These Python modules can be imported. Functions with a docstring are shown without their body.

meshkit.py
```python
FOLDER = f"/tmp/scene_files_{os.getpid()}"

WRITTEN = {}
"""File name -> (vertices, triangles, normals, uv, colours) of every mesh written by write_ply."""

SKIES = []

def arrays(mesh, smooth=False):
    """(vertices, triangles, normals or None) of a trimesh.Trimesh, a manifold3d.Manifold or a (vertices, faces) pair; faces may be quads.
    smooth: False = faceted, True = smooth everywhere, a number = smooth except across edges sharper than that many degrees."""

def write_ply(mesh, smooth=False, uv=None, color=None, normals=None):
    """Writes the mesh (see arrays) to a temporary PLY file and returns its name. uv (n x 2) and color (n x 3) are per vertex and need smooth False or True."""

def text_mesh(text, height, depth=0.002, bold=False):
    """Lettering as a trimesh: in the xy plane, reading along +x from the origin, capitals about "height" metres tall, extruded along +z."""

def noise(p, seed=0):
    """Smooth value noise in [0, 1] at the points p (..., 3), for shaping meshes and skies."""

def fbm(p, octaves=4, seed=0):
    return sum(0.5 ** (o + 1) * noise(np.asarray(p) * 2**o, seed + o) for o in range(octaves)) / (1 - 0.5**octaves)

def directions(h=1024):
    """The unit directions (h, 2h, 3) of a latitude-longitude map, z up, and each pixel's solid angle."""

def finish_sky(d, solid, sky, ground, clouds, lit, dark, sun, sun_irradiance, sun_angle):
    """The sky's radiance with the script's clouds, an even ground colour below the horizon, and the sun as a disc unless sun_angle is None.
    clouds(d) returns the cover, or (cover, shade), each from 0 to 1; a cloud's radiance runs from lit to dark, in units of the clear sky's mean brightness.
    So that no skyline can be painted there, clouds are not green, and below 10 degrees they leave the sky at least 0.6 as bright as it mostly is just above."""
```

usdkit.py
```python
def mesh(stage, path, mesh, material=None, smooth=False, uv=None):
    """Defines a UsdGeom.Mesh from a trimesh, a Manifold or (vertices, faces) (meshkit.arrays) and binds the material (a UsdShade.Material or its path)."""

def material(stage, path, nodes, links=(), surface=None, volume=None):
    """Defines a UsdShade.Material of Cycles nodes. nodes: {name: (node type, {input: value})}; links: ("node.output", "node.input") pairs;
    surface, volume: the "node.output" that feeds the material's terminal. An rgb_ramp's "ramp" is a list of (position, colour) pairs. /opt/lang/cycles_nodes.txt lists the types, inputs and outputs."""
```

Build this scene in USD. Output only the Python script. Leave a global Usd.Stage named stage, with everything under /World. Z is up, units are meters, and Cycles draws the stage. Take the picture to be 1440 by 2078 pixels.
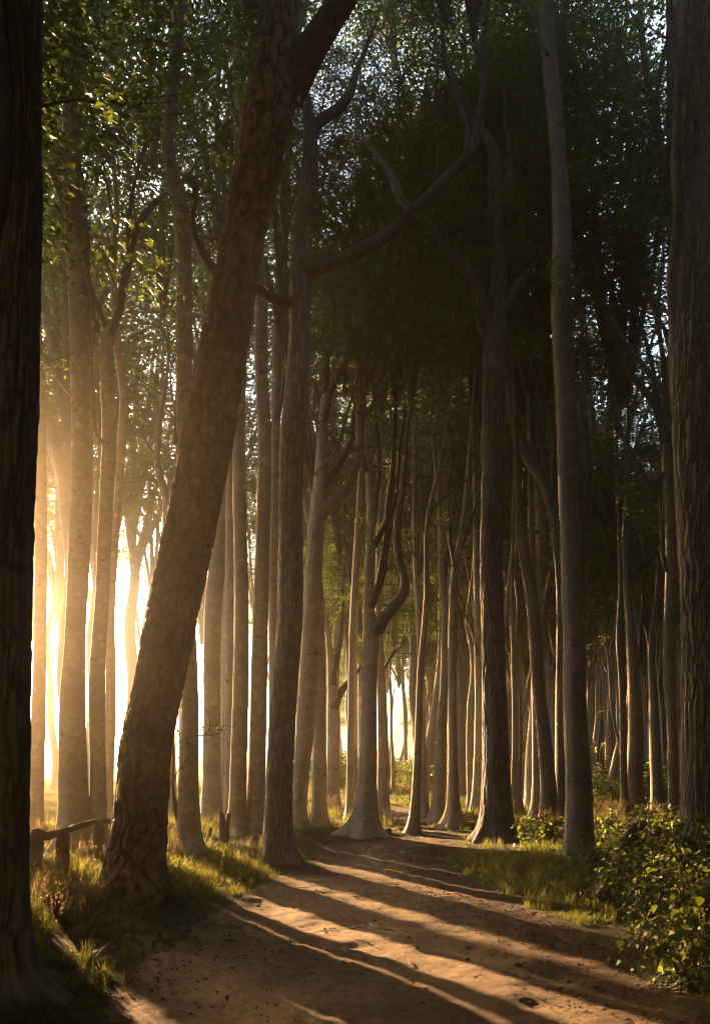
import math
import numpy as np
import shapely
import meshkit
import usdkit
from scipy.interpolate import PchipInterpolator, CubicSpline
from scipy.spatial import cKDTree
from pxr import Gf, Sdf, Usd, UsdGeom, UsdLux, UsdShade, Vt

stage = Usd.Stage.CreateInMemory()
UsdGeom.SetStageUpAxis(stage, UsdGeom.Tokens.z)
UsdGeom.SetStageMetersPerUnit(stage, 1.0)
world = UsdGeom.Xform.Define(stage, "/World")
stage.SetDefaultPrim(world.GetPrim())
UsdGeom.Scope.Define(stage, "/World/Looks")
PI = math.pi

# ------------------------------------------------------------------ camera, sky, sun, exposure
F, CX, HY, EYE = 1700.0, 720.0, 1535.0, 1.5          # lens in photo pixels, horizon row, eye height
EXPOSURE = 4.1
SUN_AZ, SUN_EL = math.radians(-32.0), math.radians(10.5)
SKY_STRENGTH, SUN_INTENSITY = 0.05, 1.25
HAZE_DENSITY = 0.0054
CLOUD = (1.4, 1.2, 0.98)

cam = UsdGeom.Camera.Define(stage, "/World/camera")
cam.AddTranslateOp().Set((0, 0, EYE))
cam.AddRotateXOp().Set(90.0)
cam.CreateHorizontalApertureAttr(24.0)
cam.CreateVerticalApertureAttr(24.0 * 1024 / 709)
cam.CreateFocalLengthAttr(24.0 * F / 1440)
cam.CreateVerticalApertureOffsetAttr(24.0 * (HY - 1039) / 1440)
cam.CreateClippingRangeAttr((0.05, 3000.0))
cam.CreateExposureAttr(EXPOSURE)
cam.CreateFStopAttr(3.2)
cam.CreateFocusDistanceAttr(13.0)

to_sun = np.array([math.sin(SUN_AZ) * math.cos(SUN_EL), math.cos(SUN_AZ) * math.cos(SUN_EL), math.sin(SUN_EL)])
usdkit.material(stage, "/World/Looks/sky_look", {
    "sky": ("sky_texture", {"sky_type": "single_scattering", "sun_disc": False, "sun_elevation": SUN_EL, "sun_rotation": SUN_AZ,
                            "air_density": 1.0, "aerosol_density": 2.5, "ozone_density": 2.5}),
    "tc": ("texture_coordinate", {}),
    "mp": ("mapping", {"scale": (1.0, 1.0, 2.6)}),
    "cn": ("noise_texture", {"scale": 2.2, "detail": 7.0, "roughness": 0.6}),
    "cr": ("map_range", {"from_min": 0.36, "from_max": 0.62, "to_min": 0.25, "to_max": 0.9, "clamp": True}),
    "cl": ("mix_color", {"blend_type": "add", "use_clamp_result": False, "b": CLOUD}),
    "bg": ("background_shader", {"strength": SKY_STRENGTH})},
    [("tc.generated", "mp.vector"), ("mp.vector", "cn.vector"), ("cn.fac", "cr.value"), ("cr.result", "cl.fac"), ("sky.color", "cl.a"), ("cl.result", "bg.color")], surface="bg.background")
dome = UsdLux.DomeLight.Define(stage, "/World/sky")
UsdShade.MaterialBindingAPI.Apply(dome.GetPrim()).Bind(UsdShade.Material.Get(stage, "/World/Looks/sky_look"))
dome.GetPrim().SetCustomDataByKey("kind", "structure")

sun = UsdLux.DistantLight.Define(stage, "/World/sun")
sun.CreateNormalizeAttr(True)
sun.CreateIntensityAttr(SUN_INTENSITY)
sun.CreateAngleAttr(0.5)
sun.CreateColorAttr((1.0, 0.60, 0.28))
sun.AddRotateZOp().Set(-math.degrees(SUN_AZ))
sun.AddRotateXOp().Set(-(90.0 - math.degrees(SUN_EL)))
# the light shines along its -z: after Rx(-(90-el)) then Rz(-az) its +z axis points to the sun

# ------------------------------------------------------------------ helpers
used = {}


def numbered(name, parent="/World"):
    k = (parent, name)
    n = used.get(k, 0)
    used[k] = n + 1
    return f"{parent}/{name}" if n == 0 else f"{parent}/{name}_{n:03d}"


def tag(prim, label=None, cat=None, group=None, kind=None):
    for k, v in (("label", label), ("category", cat), ("group", group), ("kind", kind)):
        if v:
            prim.SetCustomDataByKey(k, v)
    return prim


def thing(name, label, cat, loc=(0, 0, 0), rotz=0.0, group=None, kind=None):
    x = UsdGeom.Xform.Define(stage, numbered(name))
    x.AddTranslateOp().Set(tuple(map(float, loc)))
    if rotz:
        x.AddRotateZOp().Set(math.degrees(rotz))
    return tag(x.GetPrim(), label, cat, group, kind)


def part(name, mesh, mat, parent="/World", smooth=True, attr=None, off=None):
    parent = parent if isinstance(parent, str) else str(parent.GetPath())
    v, f = mesh
    v = np.asarray(v, float)
    if off is not None:
        v = v - np.asarray(off, float)
    m = usdkit.mesh(stage, numbered(name, parent), (v, f), f"/World/Looks/{mat}", smooth=smooth)
    if attr is not None:
        UsdGeom.PrimvarsAPI(m).CreatePrimvar("tone", Sdf.ValueTypeNames.FloatArray, "vertex").Set(Vt.FloatArray.FromNumpy(np.asarray(attr, np.float32)))
    return m.GetPrim()


def join(parts):
    n, vs, fs = 0, [], []
    for v, f in parts:
        vs.append(v)
        fs.append(np.asarray(f) + n)
        n += len(v)
    return np.vstack(vs), np.vstack(fs)


def P(px, py, D):
    """A pixel of the photograph at depth D as a point of the place."""
    return np.array([(px - CX) / F * D, D, EYE + (HY - py) / F * D])


def depth(py):
    return EYE * F / (py - HY)


def G(px, py):
    D = depth(py)
    return np.array([(px - CX) / F * D, D])


def resample(pts, rad, step):
    pts, rad = np.asarray(pts, float), np.asarray(rad, float)
    s = np.r_[0, np.cumsum(np.linalg.norm(np.diff(pts, axis=0), axis=1))]
    n = max(3, int(s[-1] / step) + 1)
    t = np.linspace(0, s[-1], n)
    p = PchipInterpolator(s, pts)(t) if len(s) < 3 else 0.5 * PchipInterpolator(s, pts)(t) + 0.5 * CubicSpline(s, pts)(t)
    return p, PchipInterpolator(s, rad)(t), t


def frames(p):
    t = np.gradient(p, axis=0)
    t /= np.linalg.norm(t, axis=1, keepdims=True) + 1e-12
    a = np.empty_like(p)
    ref = np.array([1.0, 0, 0]) if abs(t[0, 0]) < 0.8 else np.array([0, 1.0, 0])
    for i in range(len(p)):
        ref = ref - ref.dot(t[i]) * t[i]
        ref /= np.linalg.norm(ref)
        a[i] = ref
    return t, a, np.cross(t, a)


def tube(pts, rad, sides=8, step=0.1, shape=None, lump=0.0, seed=0, cap=True):
    """A tapered tube along a polyline. shape(theta, s, r) -> (added radius, tone)."""
    p, r, s = resample(pts, rad, step)
    t, a, b = frames(p)
    th = np.arange(sides) * 2 * PI / sides
    TH, S = np.meshgrid(th, s)
    R = np.repeat(r[:, None], sides, 1)
    tone = np.zeros_like(R)
    ring = np.cos(TH)[..., None] * a[:, None] + np.sin(TH)[..., None] * b[:, None]
    if lump:
        q = p[:, None] + R[..., None] * ring
        R = R * (1 + lump * (meshkit.fbm(q * np.array([3.0, 3.0, 1.3]), 3, seed) - 0.5))
    if shape is not None:
        add, tone = shape(TH, S, R)
        R = R + add
    v = (p[:, None] + R[..., None] * ring).reshape(-1, 3)
    n = len(p)
    i, j = np.meshgrid(np.arange(n - 1), np.arange(sides), indexing="ij")
    k = (j + 1) % sides
    q = np.stack([i * sides + j, i * sides + k, (i + 1) * sides + k, (i + 1) * sides + j], -1).reshape(-1, 4)
    f = np.vstack([q[:, [0, 1, 2]], q[:, [0, 2, 3]]])
    tone = tone.ravel()
    if cap:
        c = len(v)
        v = np.vstack([v, p[-1:] + t[-1:] * r[-1] * 0.3, p[:1]])
        j = np.arange(sides)
        top, bot = (n - 1) * sides, 0
        f = np.vstack([f, np.stack([top + j, top + (j + 1) % sides, np.full(sides, c)], -1), np.stack([(j + 1) % sides, j, np.full(sides, c + 1)], -1)])
        tone = np.r_[tone, 0, 0]
    return (v, f), tone


def cells(r0, length, cu, cs, seed, wob=0.3):
    """Bark plates: jittered points on the unrolled trunk; returns shape data for tube()."""
    rng = np.random.default_rng(seed)
    circ = 2 * PI * r0
    nu, ns = max(4, int(round(circ / cu))), int(length / cs) + 3
    uu, ss = np.meshgrid(np.arange(nu), np.arange(ns))
    u = (uu + 0.5 * (ss % 2) + rng.uniform(-0.38, 0.38, uu.shape)) / nu * circ
    s = (ss - 1 + rng.uniform(-0.45, 0.45, uu.shape)) * cs
    base = np.c_[u.ravel() % circ, s.ravel()]
    pts = np.vstack([base + [k * circ, 0] for k in (-1, 0, 1)])
    idn = np.tile(rng.uniform(0, 1, len(base)), 3)
    tree = cKDTree(pts * [1, cu / cs])

    def shape(crack, width, proud):
        def fn(TH, S, R):
            U = (TH % (2 * PI)) / (2 * PI) * circ
            q = np.stack([np.cos(TH) * r0 * 9, np.sin(TH) * r0 * 9, S * 4], -1)
            w = wob * cu * (meshkit.fbm(q, 3, seed + 5) - 0.5) * 2
            w2 = wob * cu * (meshkit.fbm(q + 31.7, 3, seed + 9) - 0.5) * 2
            d, i = tree.query(np.stack([U + w, S * cu / cs + w2], -1).reshape(-1, 2), k=4)
            d = d - idn[i] * 0.42 * cu
            o = np.argsort(d, axis=1)
            d, i = np.take_along_axis(d, o, 1), np.take_along_axis(i, o, 1)
            big = meshkit.fbm(np.stack([np.cos(TH) * 1.2, np.sin(TH) * 1.2, S * 0.9], -1), 3, seed + 21)
            e = (d[:, 1] - d[:, 0]).reshape(TH.shape)
            cr = np.exp(-(e / (width * (0.6 + 0.9 * big))) ** 1.3) * (0.45 + 1.0 * big)
            pl = idn[i[:, 0]].reshape(TH.shape)
            fine = meshkit.fbm(q * np.array([2.5, 2.5, 2.5]), 3, seed + 2) - 0.5
            return -crack * cr + proud * (pl - 0.5) + crack * 0.5 * fine, np.clip(cr * 0.8 + 0.35 * (0.5 - pl) + 0.3 * fine, -1, 1)
        return fn
    return shape


def smoothstep(a, b, x):
    t = np.clip((x - a) / (b - a), 0, 1)
    return t * t * (3 - 2 * t)


# ------------------------------------------------------------------ materials
def bark(name, dark, light, scale, stretch, bump, spots=0.0, spot_col=(0.03, 0.03, 0.02), tone=0.0, rough=0.85):
    n = {"tc": ("texture_coordinate", {}),
         "map": ("mapping", {"scale": stretch}),
         "big": ("noise_texture", {"scale": 1.3, "detail": 4.0, "roughness": 0.6}),
         "fine": ("noise_texture", {"scale": scale, "detail": 6.0, "roughness": 0.65}),
         "mixv": ("math", {"math_type": "multiply_add", "value2": 0.6, "value3": 0.0}),
         "sum": ("math", {"math_type": "multiply_add", "value2": 0.55}),
         "ramp": ("rgb_ramp", {"ramp": [(0.3, dark), (0.72, light)]}),
         "bmp": ("bump", {"strength": bump, "distance": 0.012}),
         "sp": ("noise_texture", {"scale": 5.5, "detail": 3.0, "roughness": 0.7}),
         "spr": ("map_range", {"from_min": 0.62, "from_max": 0.70, "to_min": 0.0, "to_max": spots, "clamp": True}),
         "spm": ("mix_color", {"b": spot_col}),
         "tone": ("attribute", {"attribute": "tone"}),
         "tr": ("map_range", {"from_min": -0.3, "from_max": 0.9, "to_min": 0.0, "to_max": tone, "clamp": True}),
         "tm": ("mix_color", {"b": tuple(0.35 * c for c in dark)}),
         "rnd": ("object_info", {}),
         "rv": ("map_range", {"from_min": 0.0, "from_max": 1.0, "to_min": 0.8, "to_max": 1.15}),
         "hs": ("hsv", {}),
         "bsdf": ("principled_bsdf", {"roughness": rough, "specular_ior_level": 0.25})}
    l = [("tc.object", "map.vector"), ("map.vector", "fine.vector"), ("tc.object", "big.vector"), ("tc.object", "sp.vector"),
         ("big.fac", "mixv.value1"), ("fine.fac", "sum.value1"), ("mixv.value", "sum.value3"), ("sum.value", "ramp.fac"),
         ("fine.fac", "bmp.height"), ("bmp.normal", "bsdf.normal"), ("sp.fac", "spr.value"), ("ramp.color", "spm.a"), ("spr.result", "spm.fac"),
         ("tone.fac", "tr.value"), ("tr.result", "tm.fac"), ("spm.result", "tm.a"), ("rnd.random", "rv.value"), ("rv.result", "hs.value"),
         ("tm.result", "hs.color"), ("hs.color", "bsdf.base_color")]
    usdkit.material(stage, f"/World/Looks/{name}", n, l, surface="bsdf.BSDF")


bark("beech_bark", (0.14, 0.12, 0.094), (0.37, 0.32, 0.25), 9.0, (1.0, 1.0, 3.2), 0.55, spots=0.75)
bark("shaded_beech_bark", (0.075, 0.068, 0.058), (0.20, 0.18, 0.15), 9.0, (1.0, 1.0, 3.2), 0.6, spots=0.8)  # beech bark darkened so the right-hand trunks carry their shade in the colour
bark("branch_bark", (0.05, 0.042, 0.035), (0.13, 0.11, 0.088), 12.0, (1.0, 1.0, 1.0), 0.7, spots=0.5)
bark("oak_bark", (0.10, 0.085, 0.07), (0.25, 0.215, 0.18), 26.0, (1, 1, 0.45), 0.6, tone=0.85)
bark("pine_bark", (0.13, 0.085, 0.06), (0.33, 0.235, 0.17), 30.0, (1, 1, 0.7), 0.6, tone=0.9)
bark("dead_wood", (0.045, 0.034, 0.025), (0.15, 0.115, 0.08), 18.0, (1, 1, 1), 0.9, spots=0.5, spot_col=(0.05, 0.07, 0.02))


def leafy(name, cols, trans, mixf=0.5, rough=0.5, spec=0.3):
    n = {"geo": ("geometry", {}),
         "ramp": ("rgb_ramp", {"ramp": list(zip(np.linspace(0, 1, len(cols)), cols))}),
         "ramp2": ("rgb_ramp", {"ramp": list(zip(np.linspace(0, 1, len(trans)), trans))}),
         "p": ("principled_bsdf", {"roughness": rough, "specular_ior_level": spec}),
         "t": ("translucent_bsdf", {}), "m": ("mix_closure", {"fac": mixf})}
    l = [("geo.random_per_island", "ramp.fac"), ("geo.random_per_island", "ramp2.fac"), ("ramp.color", "p.base_color"), ("ramp2.color", "t.color"),
         ("p.BSDF", "m.closure1"), ("t.BSDF", "m.closure2")]
    usdkit.material(stage, f"/World/Looks/{name}", n, l, surface="m.closure")


leafy("beech_leaf", [(0.05, 0.085, 0.025), (0.08, 0.12, 0.03), (0.11, 0.14, 0.038)], [(0.13, 0.19, 0.025), (0.20, 0.24, 0.03), (0.27, 0.25, 0.035)])
leafy("bramble_leaf", [(0.05, 0.09, 0.02), (0.08, 0.125, 0.025), (0.11, 0.14, 0.035)], [(0.15, 0.19, 0.02), (0.27, 0.28, 0.035)], 0.48, 0.5, 0.35)
leafy("grass_blade", [(0.06, 0.075, 0.02), (0.105, 0.105, 0.03), (0.17, 0.14, 0.06)], [(0.2, 0.21, 0.03), (0.36, 0.28, 0.06)], 0.5)
leafy("dry_grass", [(0.22, 0.16, 0.08), (0.32, 0.24, 0.12)], [(0.3, 0.22, 0.1), (0.4, 0.3, 0.15)], 0.5)
leafy("fallen_leaf", [(0.06, 0.03, 0.018), (0.13, 0.06, 0.03), (0.2, 0.10, 0.05), (0.26, 0.17, 0.10)], [(0.12, 0.06, 0.03), (0.2, 0.1, 0.04)], 0.2, 0.7)

usdkit.material(stage, "/World/Looks/path_earth", {
    "g": ("geometry", {}),
    "n1": ("noise_texture", {"scale": 0.9, "detail": 5.0, "roughness": 0.6}),
    "n2": ("noise_texture", {"scale": 14.0, "detail": 8.0, "roughness": 0.7}),
    "n3": ("noise_texture", {"scale": 70.0, "detail": 4.0, "roughness": 0.7}),
    "a": ("math", {"math_type": "multiply_add", "value2": 0.5}),
    "b": ("math", {"math_type": "multiply", "value2": 0.5}),
    "ramp": ("rgb_ramp", {"ramp": [(0.28, (0.06, 0.041, 0.028)), (0.45, (0.155, 0.11, 0.073)), (0.68, (0.29, 0.208, 0.135))]}),
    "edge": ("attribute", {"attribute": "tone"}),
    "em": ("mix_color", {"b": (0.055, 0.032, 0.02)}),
    "h": ("math", {"math_type": "multiply_add", "value2": 0.5}),
    "bmp": ("bump", {"strength": 0.9, "distance": 0.04}),
    "p": ("principled_bsdf", {"roughness": 0.95, "specular_ior_level": 0.15})},
    [("g.position", "n1.vector"), ("g.position", "n2.vector"), ("g.position", "n3.vector"), ("n1.fac", "b.value1"), ("n2.fac", "a.value1"), ("b.value", "a.value3"),
     ("a.value", "ramp.fac"), ("ramp.color", "em.a"), ("edge.fac", "em.fac"), ("em.result", "p.base_color"), ("n3.fac", "h.value1"), ("n2.fac", "h.value3"),
     ("h.value", "bmp.height"), ("bmp.normal", "p.normal")], surface="p.BSDF")
usdkit.material(stage, "/World/Looks/forest_floor", {
    "g": ("geometry", {}),
    "n1": ("noise_texture", {"scale": 0.7, "detail": 5.0, "roughness": 0.65}),
    "n2": ("noise_texture", {"scale": 22.0, "detail": 7.0, "roughness": 0.7}),
    "a": ("math", {"math_type": "multiply_add", "value2": 0.5}),
    "b": ("math", {"math_type": "multiply", "value2": 0.5}),
    "ramp": ("rgb_ramp", {"ramp": [(0.3, (0.03, 0.024, 0.014)), (0.5, (0.065, 0.06, 0.025)), (0.7, (0.11, 0.10, 0.04))]}),
    "bmp": ("bump", {"strength": 1.0, "distance": 0.05}),
    "p": ("principled_bsdf", {"roughness": 0.95, "specular_ior_level": 0.15})},
    [("g.position", "n1.vector"), ("g.position", "n2.vector"), ("n1.fac", "b.value1"), ("n2.fac", "a.value1"), ("b.value", "a.value3"),
     ("a.value", "ramp.fac"), ("ramp.color", "p.base_color"), ("n2.fac", "bmp.height"), ("bmp.normal", "p.normal")], surface="p.BSDF")
usdkit.material(stage, "/World/Looks/haze_air", {
    "v": ("principled_volume", {"color": (1.0, 0.88, 0.68), "density": HAZE_DENSITY, "anisotropy": 0.965})}, [], volume="v.volume")

# ------------------------------------------------------------------ ground and path
left_edge = [(-60, 2300), (130, 2140), (215, 2070), (275, 1985), (350, 1912), (435, 1852), (520, 1800), (595, 1762), (640, 1735), (668, 1712), (700, 1703),
             (760, 1700), (815, 1697), (826, 1688), (800, 1676), (772, 1668), (760, 1660), (775, 1652), (735, 1648), (560, 1643)]
right_edge = [(2600, 2300), (1560, 2110), (1400, 2030), (1290, 1960), (1190, 1900), (1090, 1855), (1000, 1818), (935, 1783), (895, 1757), (885, 1742), (905, 1728),
              (935, 1712), (940, 1700), (900, 1693), (870, 1682), (862, 1668), (845, 1658), (830, 1650), (800, 1645), (735, 1641), (560, 1637)]
path_poly = shapely.Polygon([G(*p) for p in left_edge] + [G(*p) for p in right_edge[::-1]]).buffer(0)
path_line = path_poly.exterior


def path_dist(x, y):
    """Metres from the path's edge, negative on the path."""
    pt = shapely.points(np.asarray(x, float), np.asarray(y, float))
    d = shapely.distance(path_line, pt)
    return np.where(shapely.contains(path_poly, pt), -d, d)


shapely.prepare(path_poly)
shapely.prepare(path_line)


def ground_z(x, y, d=None):
    x, y = np.asarray(x, float), np.asarray(y, float)
    d = path_dist(x, y) if d is None else d
    q = np.stack([x, y, np.zeros_like(x)], -1)
    far = smoothstep(60, 200, np.hypot(x, y))
    z = 0.10 * (meshkit.fbm(q * 0.22, 3, 3) - 0.5) + 0.05 * (meshkit.fbm(q * 1.3, 3, 8) - 0.5)
    z = z + 0.10 * smoothstep(-0.25, 1.3, d)
    rut = 0.07 * (meshkit.fbm(q * np.array([2.2, 0.7, 1]), 3, 14) - 0.5)
    lump = 0.04 * (meshkit.fbm(q * 5.5, 4, 17) - 0.5) * (1 - smoothstep(12, 24, y))
    return np.where(d < 0, z + rut + lump, z) - 0.6 * far


def axis(fine, lo, hi, step, grow, end):
    a = list(np.arange(lo, hi, step))
    s, x = step, a[-1]
    while x < end:
        s = min(s * grow, 14)
        x += s
        a.append(x)
    s, x, b = step, lo, []
    while x > -end:
        s = min(s * grow, 14)
        x -= s
        b.append(x)
    return np.array(b[::-1] + a)


gx = axis(None, -5.0, 5.5, 0.055, 1.07, 420)
gy = np.r_[axis(None, 3.8, 14, 0.05, 1.05, 420)]
X, Y = np.meshgrid(gx, gy)
Dp = path_dist(X.ravel(), Y.ravel()).reshape(X.shape)
Dn = Dp + 0.5 * (meshkit.fbm(np.stack([X * 1.6, Y * 1.2, X * 0], -1), 4, 21) - 0.5)
Z = ground_z(X.ravel(), Y.ravel(), Dp.ravel()).reshape(X.shape)
V = np.stack([X, Y, Z], -1).reshape(-1, 3)
ny, nx = X.shape
i, j = np.meshgrid(np.arange(ny - 1), np.arange(nx - 1), indexing="ij")
Q = np.stack([i * nx + j, i * nx + j + 1, (i + 1) * nx + j + 1, (i + 1) * nx + j], -1).reshape(-1, 4)
T = np.vstack([Q[:, [0, 1, 2]], Q[:, [0, 2, 3]]])
on_path = Dn.ravel()[T].mean(1) < 0


def cut(mask):
    f = T[mask]
    keep = np.unique(f)
    back = np.full(len(V), -1)
    back[keep] = np.arange(len(keep))
    return (V[keep], back[f]), keep


gm, _ = cut(~on_path)
tag(part("ground", gm, "forest_floor"), "uneven forest floor of dark earth and moss under the trees", "ground", kind="structure")
pm, keep = cut(on_path)
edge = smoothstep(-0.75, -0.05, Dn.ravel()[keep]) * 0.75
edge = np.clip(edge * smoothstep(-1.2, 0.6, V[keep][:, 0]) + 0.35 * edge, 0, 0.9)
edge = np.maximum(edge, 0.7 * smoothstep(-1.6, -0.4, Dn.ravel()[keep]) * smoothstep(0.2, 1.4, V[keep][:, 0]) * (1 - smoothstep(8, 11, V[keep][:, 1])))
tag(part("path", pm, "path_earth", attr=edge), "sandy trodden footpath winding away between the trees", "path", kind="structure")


def zg(x, y):
    return float(ground_z(np.array([x]), np.array([y]))[0])


# ------------------------------------------------------------------ leaf sprays and crowns
def leaves_mesh(c, nrm, direction, length, width, fold=0.25):
    """Pointed folded leaves: centre, normal, direction (n x 3), sizes (n)."""
    nrm = nrm / np.linalg.norm(nrm, axis=1, keepdims=True)
    d = direction - (direction * nrm).sum(1, keepdims=True) * nrm
    d /= np.linalg.norm(d, axis=1, keepdims=True) + 1e-9
    s = np.cross(nrm, d)
    L, W = length[:, None], width[:, None]
    up = nrm * W * fold
    v = np.stack([c - d * L * 0.5, c + s * W * 0.5 + up - d * L * 0.05, c + d * L * 0.5, c - s * W * 0.5 + up - d * L * 0.05], 1).reshape(-1, 3)
    n = len(c)
    b = np.arange(n)[:, None] * 4
    f = np.stack([b + [0, 1, 2], b + [0, 2, 3]], 1).reshape(-1, 3)
    return v, f


def crown(seed, R=3.6, H=9.0, sprays=120, per=230, low=0.06, leaf=0.085):
    rng = np.random.default_rng(seed)
    wood, C, N, Dd, Ls = [], [], [], [], []
    limbs = []
    for k in range(7):
        az, el = rng.uniform(0, 2 * PI), rng.uniform(0.9, 1.3)
        h = H * rng.uniform(0.55, 0.95)
        e = np.array([math.cos(az) * R * rng.uniform(0.25, 0.6), math.sin(az) * R * rng.uniform(0.25, 0.6), h])
        m = e * [0.35, 0.35, 0.5] + rng.normal(0, 0.25, 3)
        pts = np.array([[0, 0, -0.3], m * [0.5, 0.5, 0.5], m, (m + e) / 2 + rng.normal(0, 0.3, 3), e])
        limbs.append(pts)
        wood.append(tube(pts, [0.085, 0.075, 0.06, 0.04, 0.012], 6, 0.35)[0])
    knots = np.vstack([resample(l, np.ones(5), 0.3)[0] for l in limbs])
    for k in range(sprays):
        az = rng.uniform(0, 2 * PI)
        hh = low + (1 - low) * rng.uniform(0, 1) ** 0.9
        prof = math.sqrt(max(0.05, 1 - (2 * abs(hh - 0.42)) ** 2.2)) if hh > 0.42 else 0.62 + 0.38 * math.sqrt(max(0, hh / 0.42))
        rr = R * prof * math.sqrt(rng.uniform(0.03, 1)) * rng.uniform(0.85, 1.15)
        c = np.array([math.cos(az) * rr, math.sin(az) * rr, hh * H])
        below = knots[knots[:, 2] < c[2] + 0.1]
        below = below if len(below) else knots
        a0 = below[np.argmin(np.linalg.norm((below - c) * [1, 1, 0.8], axis=1))]
        mid = (a0 + c) / 2 + rng.normal(0, 0.15, 3) + [0, 0, 0.12]
        out = c - a0
        out = out / (np.linalg.norm(out) + 1e-6)
        tip = c + out * 0.7 - [0, 0, 0.12]
        wood.append(tube([a0, mid, c, tip], [0.022, 0.016, 0.010, 0.004], 4, 0.35, cap=False)[0])
        sr = rng.uniform(0.65, 1.15)
        n = int(per * sr * sr)
        up = np.array([0, 0, 1.0]) + rng.normal(0, 0.28, 3)
        up /= np.linalg.norm(up)
        a = np.cross(up, [1, 0.2, 0])
        a /= np.linalg.norm(a)
        b = np.cross(up, a)
        # leaves gather along the twigs of a spray
        tw = rng.uniform(0, 2 * PI, 9)
        th = tw[rng.integers(0, 9, n)] + rng.normal(0, 0.16, n)
        rad = sr * rng.uniform(0.05, 1, n) ** 0.6
        loc = c + rad[:, None] * (np.cos(th)[:, None] * a + np.sin(th)[:, None] * b) + up * rng.normal(0, 0.09, n)[:, None]
        loc[:, 2] -= 0.22 * rad ** 2 / sr
        C.append(loc)
        N.append(up + rng.normal(0, 0.42, (n, 3)))
        Dd.append(np.cos(th)[:, None] * a + np.sin(th)[:, None] * b + rng.normal(0, 0.5, (n, 3)))
        Ls.append(leaf * rng.uniform(0.7, 1.25, n))
    C, N, Dd, Ls = np.vstack(C), np.vstack(N), np.vstack(Dd), np.concatenate(Ls)
    return join(wood), leaves_mesh(C, N, Dd, Ls, Ls * 0.66)


CROWNS, DENSE = [], []
for k, (R, H, sp, per) in enumerate([(3.5, 8.5, 120, 230), (3.0, 9.5, 120, 230), (4.0, 8.0, 130, 230), (3.3, 7.5, 105, 240)]):
    DENSE.append(crown(40 + k, R, H, sp, per))
    w, lv = crown(60 + k, R, H, int(sp * 0.72), int(per * 0.85))
    CROWNS.append((w, lv))
    c = stage.CreateClassPrim(f"/World/crown_form_{'abcd'[k]}")
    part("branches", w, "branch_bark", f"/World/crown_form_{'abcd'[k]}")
    part("leaves", lv, "beech_leaf", f"/World/crown_form_{'abcd'[k]}", smooth=False)


def add_crown(t, loc, k, scale, rot):
    path = numbered("crown", str(t.GetPath()))
    x = UsdGeom.Xform.Define(stage, path)
    x.AddTranslateOp().Set(tuple(map(float, loc)))
    x.AddRotateZOp().Set(float(rot))
    x.AddScaleOp().Set(tuple(map(float, np.broadcast_to(scale, 3))))
    x.GetPrim().GetReferences().AddInternalReference(f"/World/crown_form_{'abcd'[k % 4]}")
    x.GetPrim().SetInstanceable(True)


# ------------------------------------------------------------------ the trees of the photograph
tree_no = [0]


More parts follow.
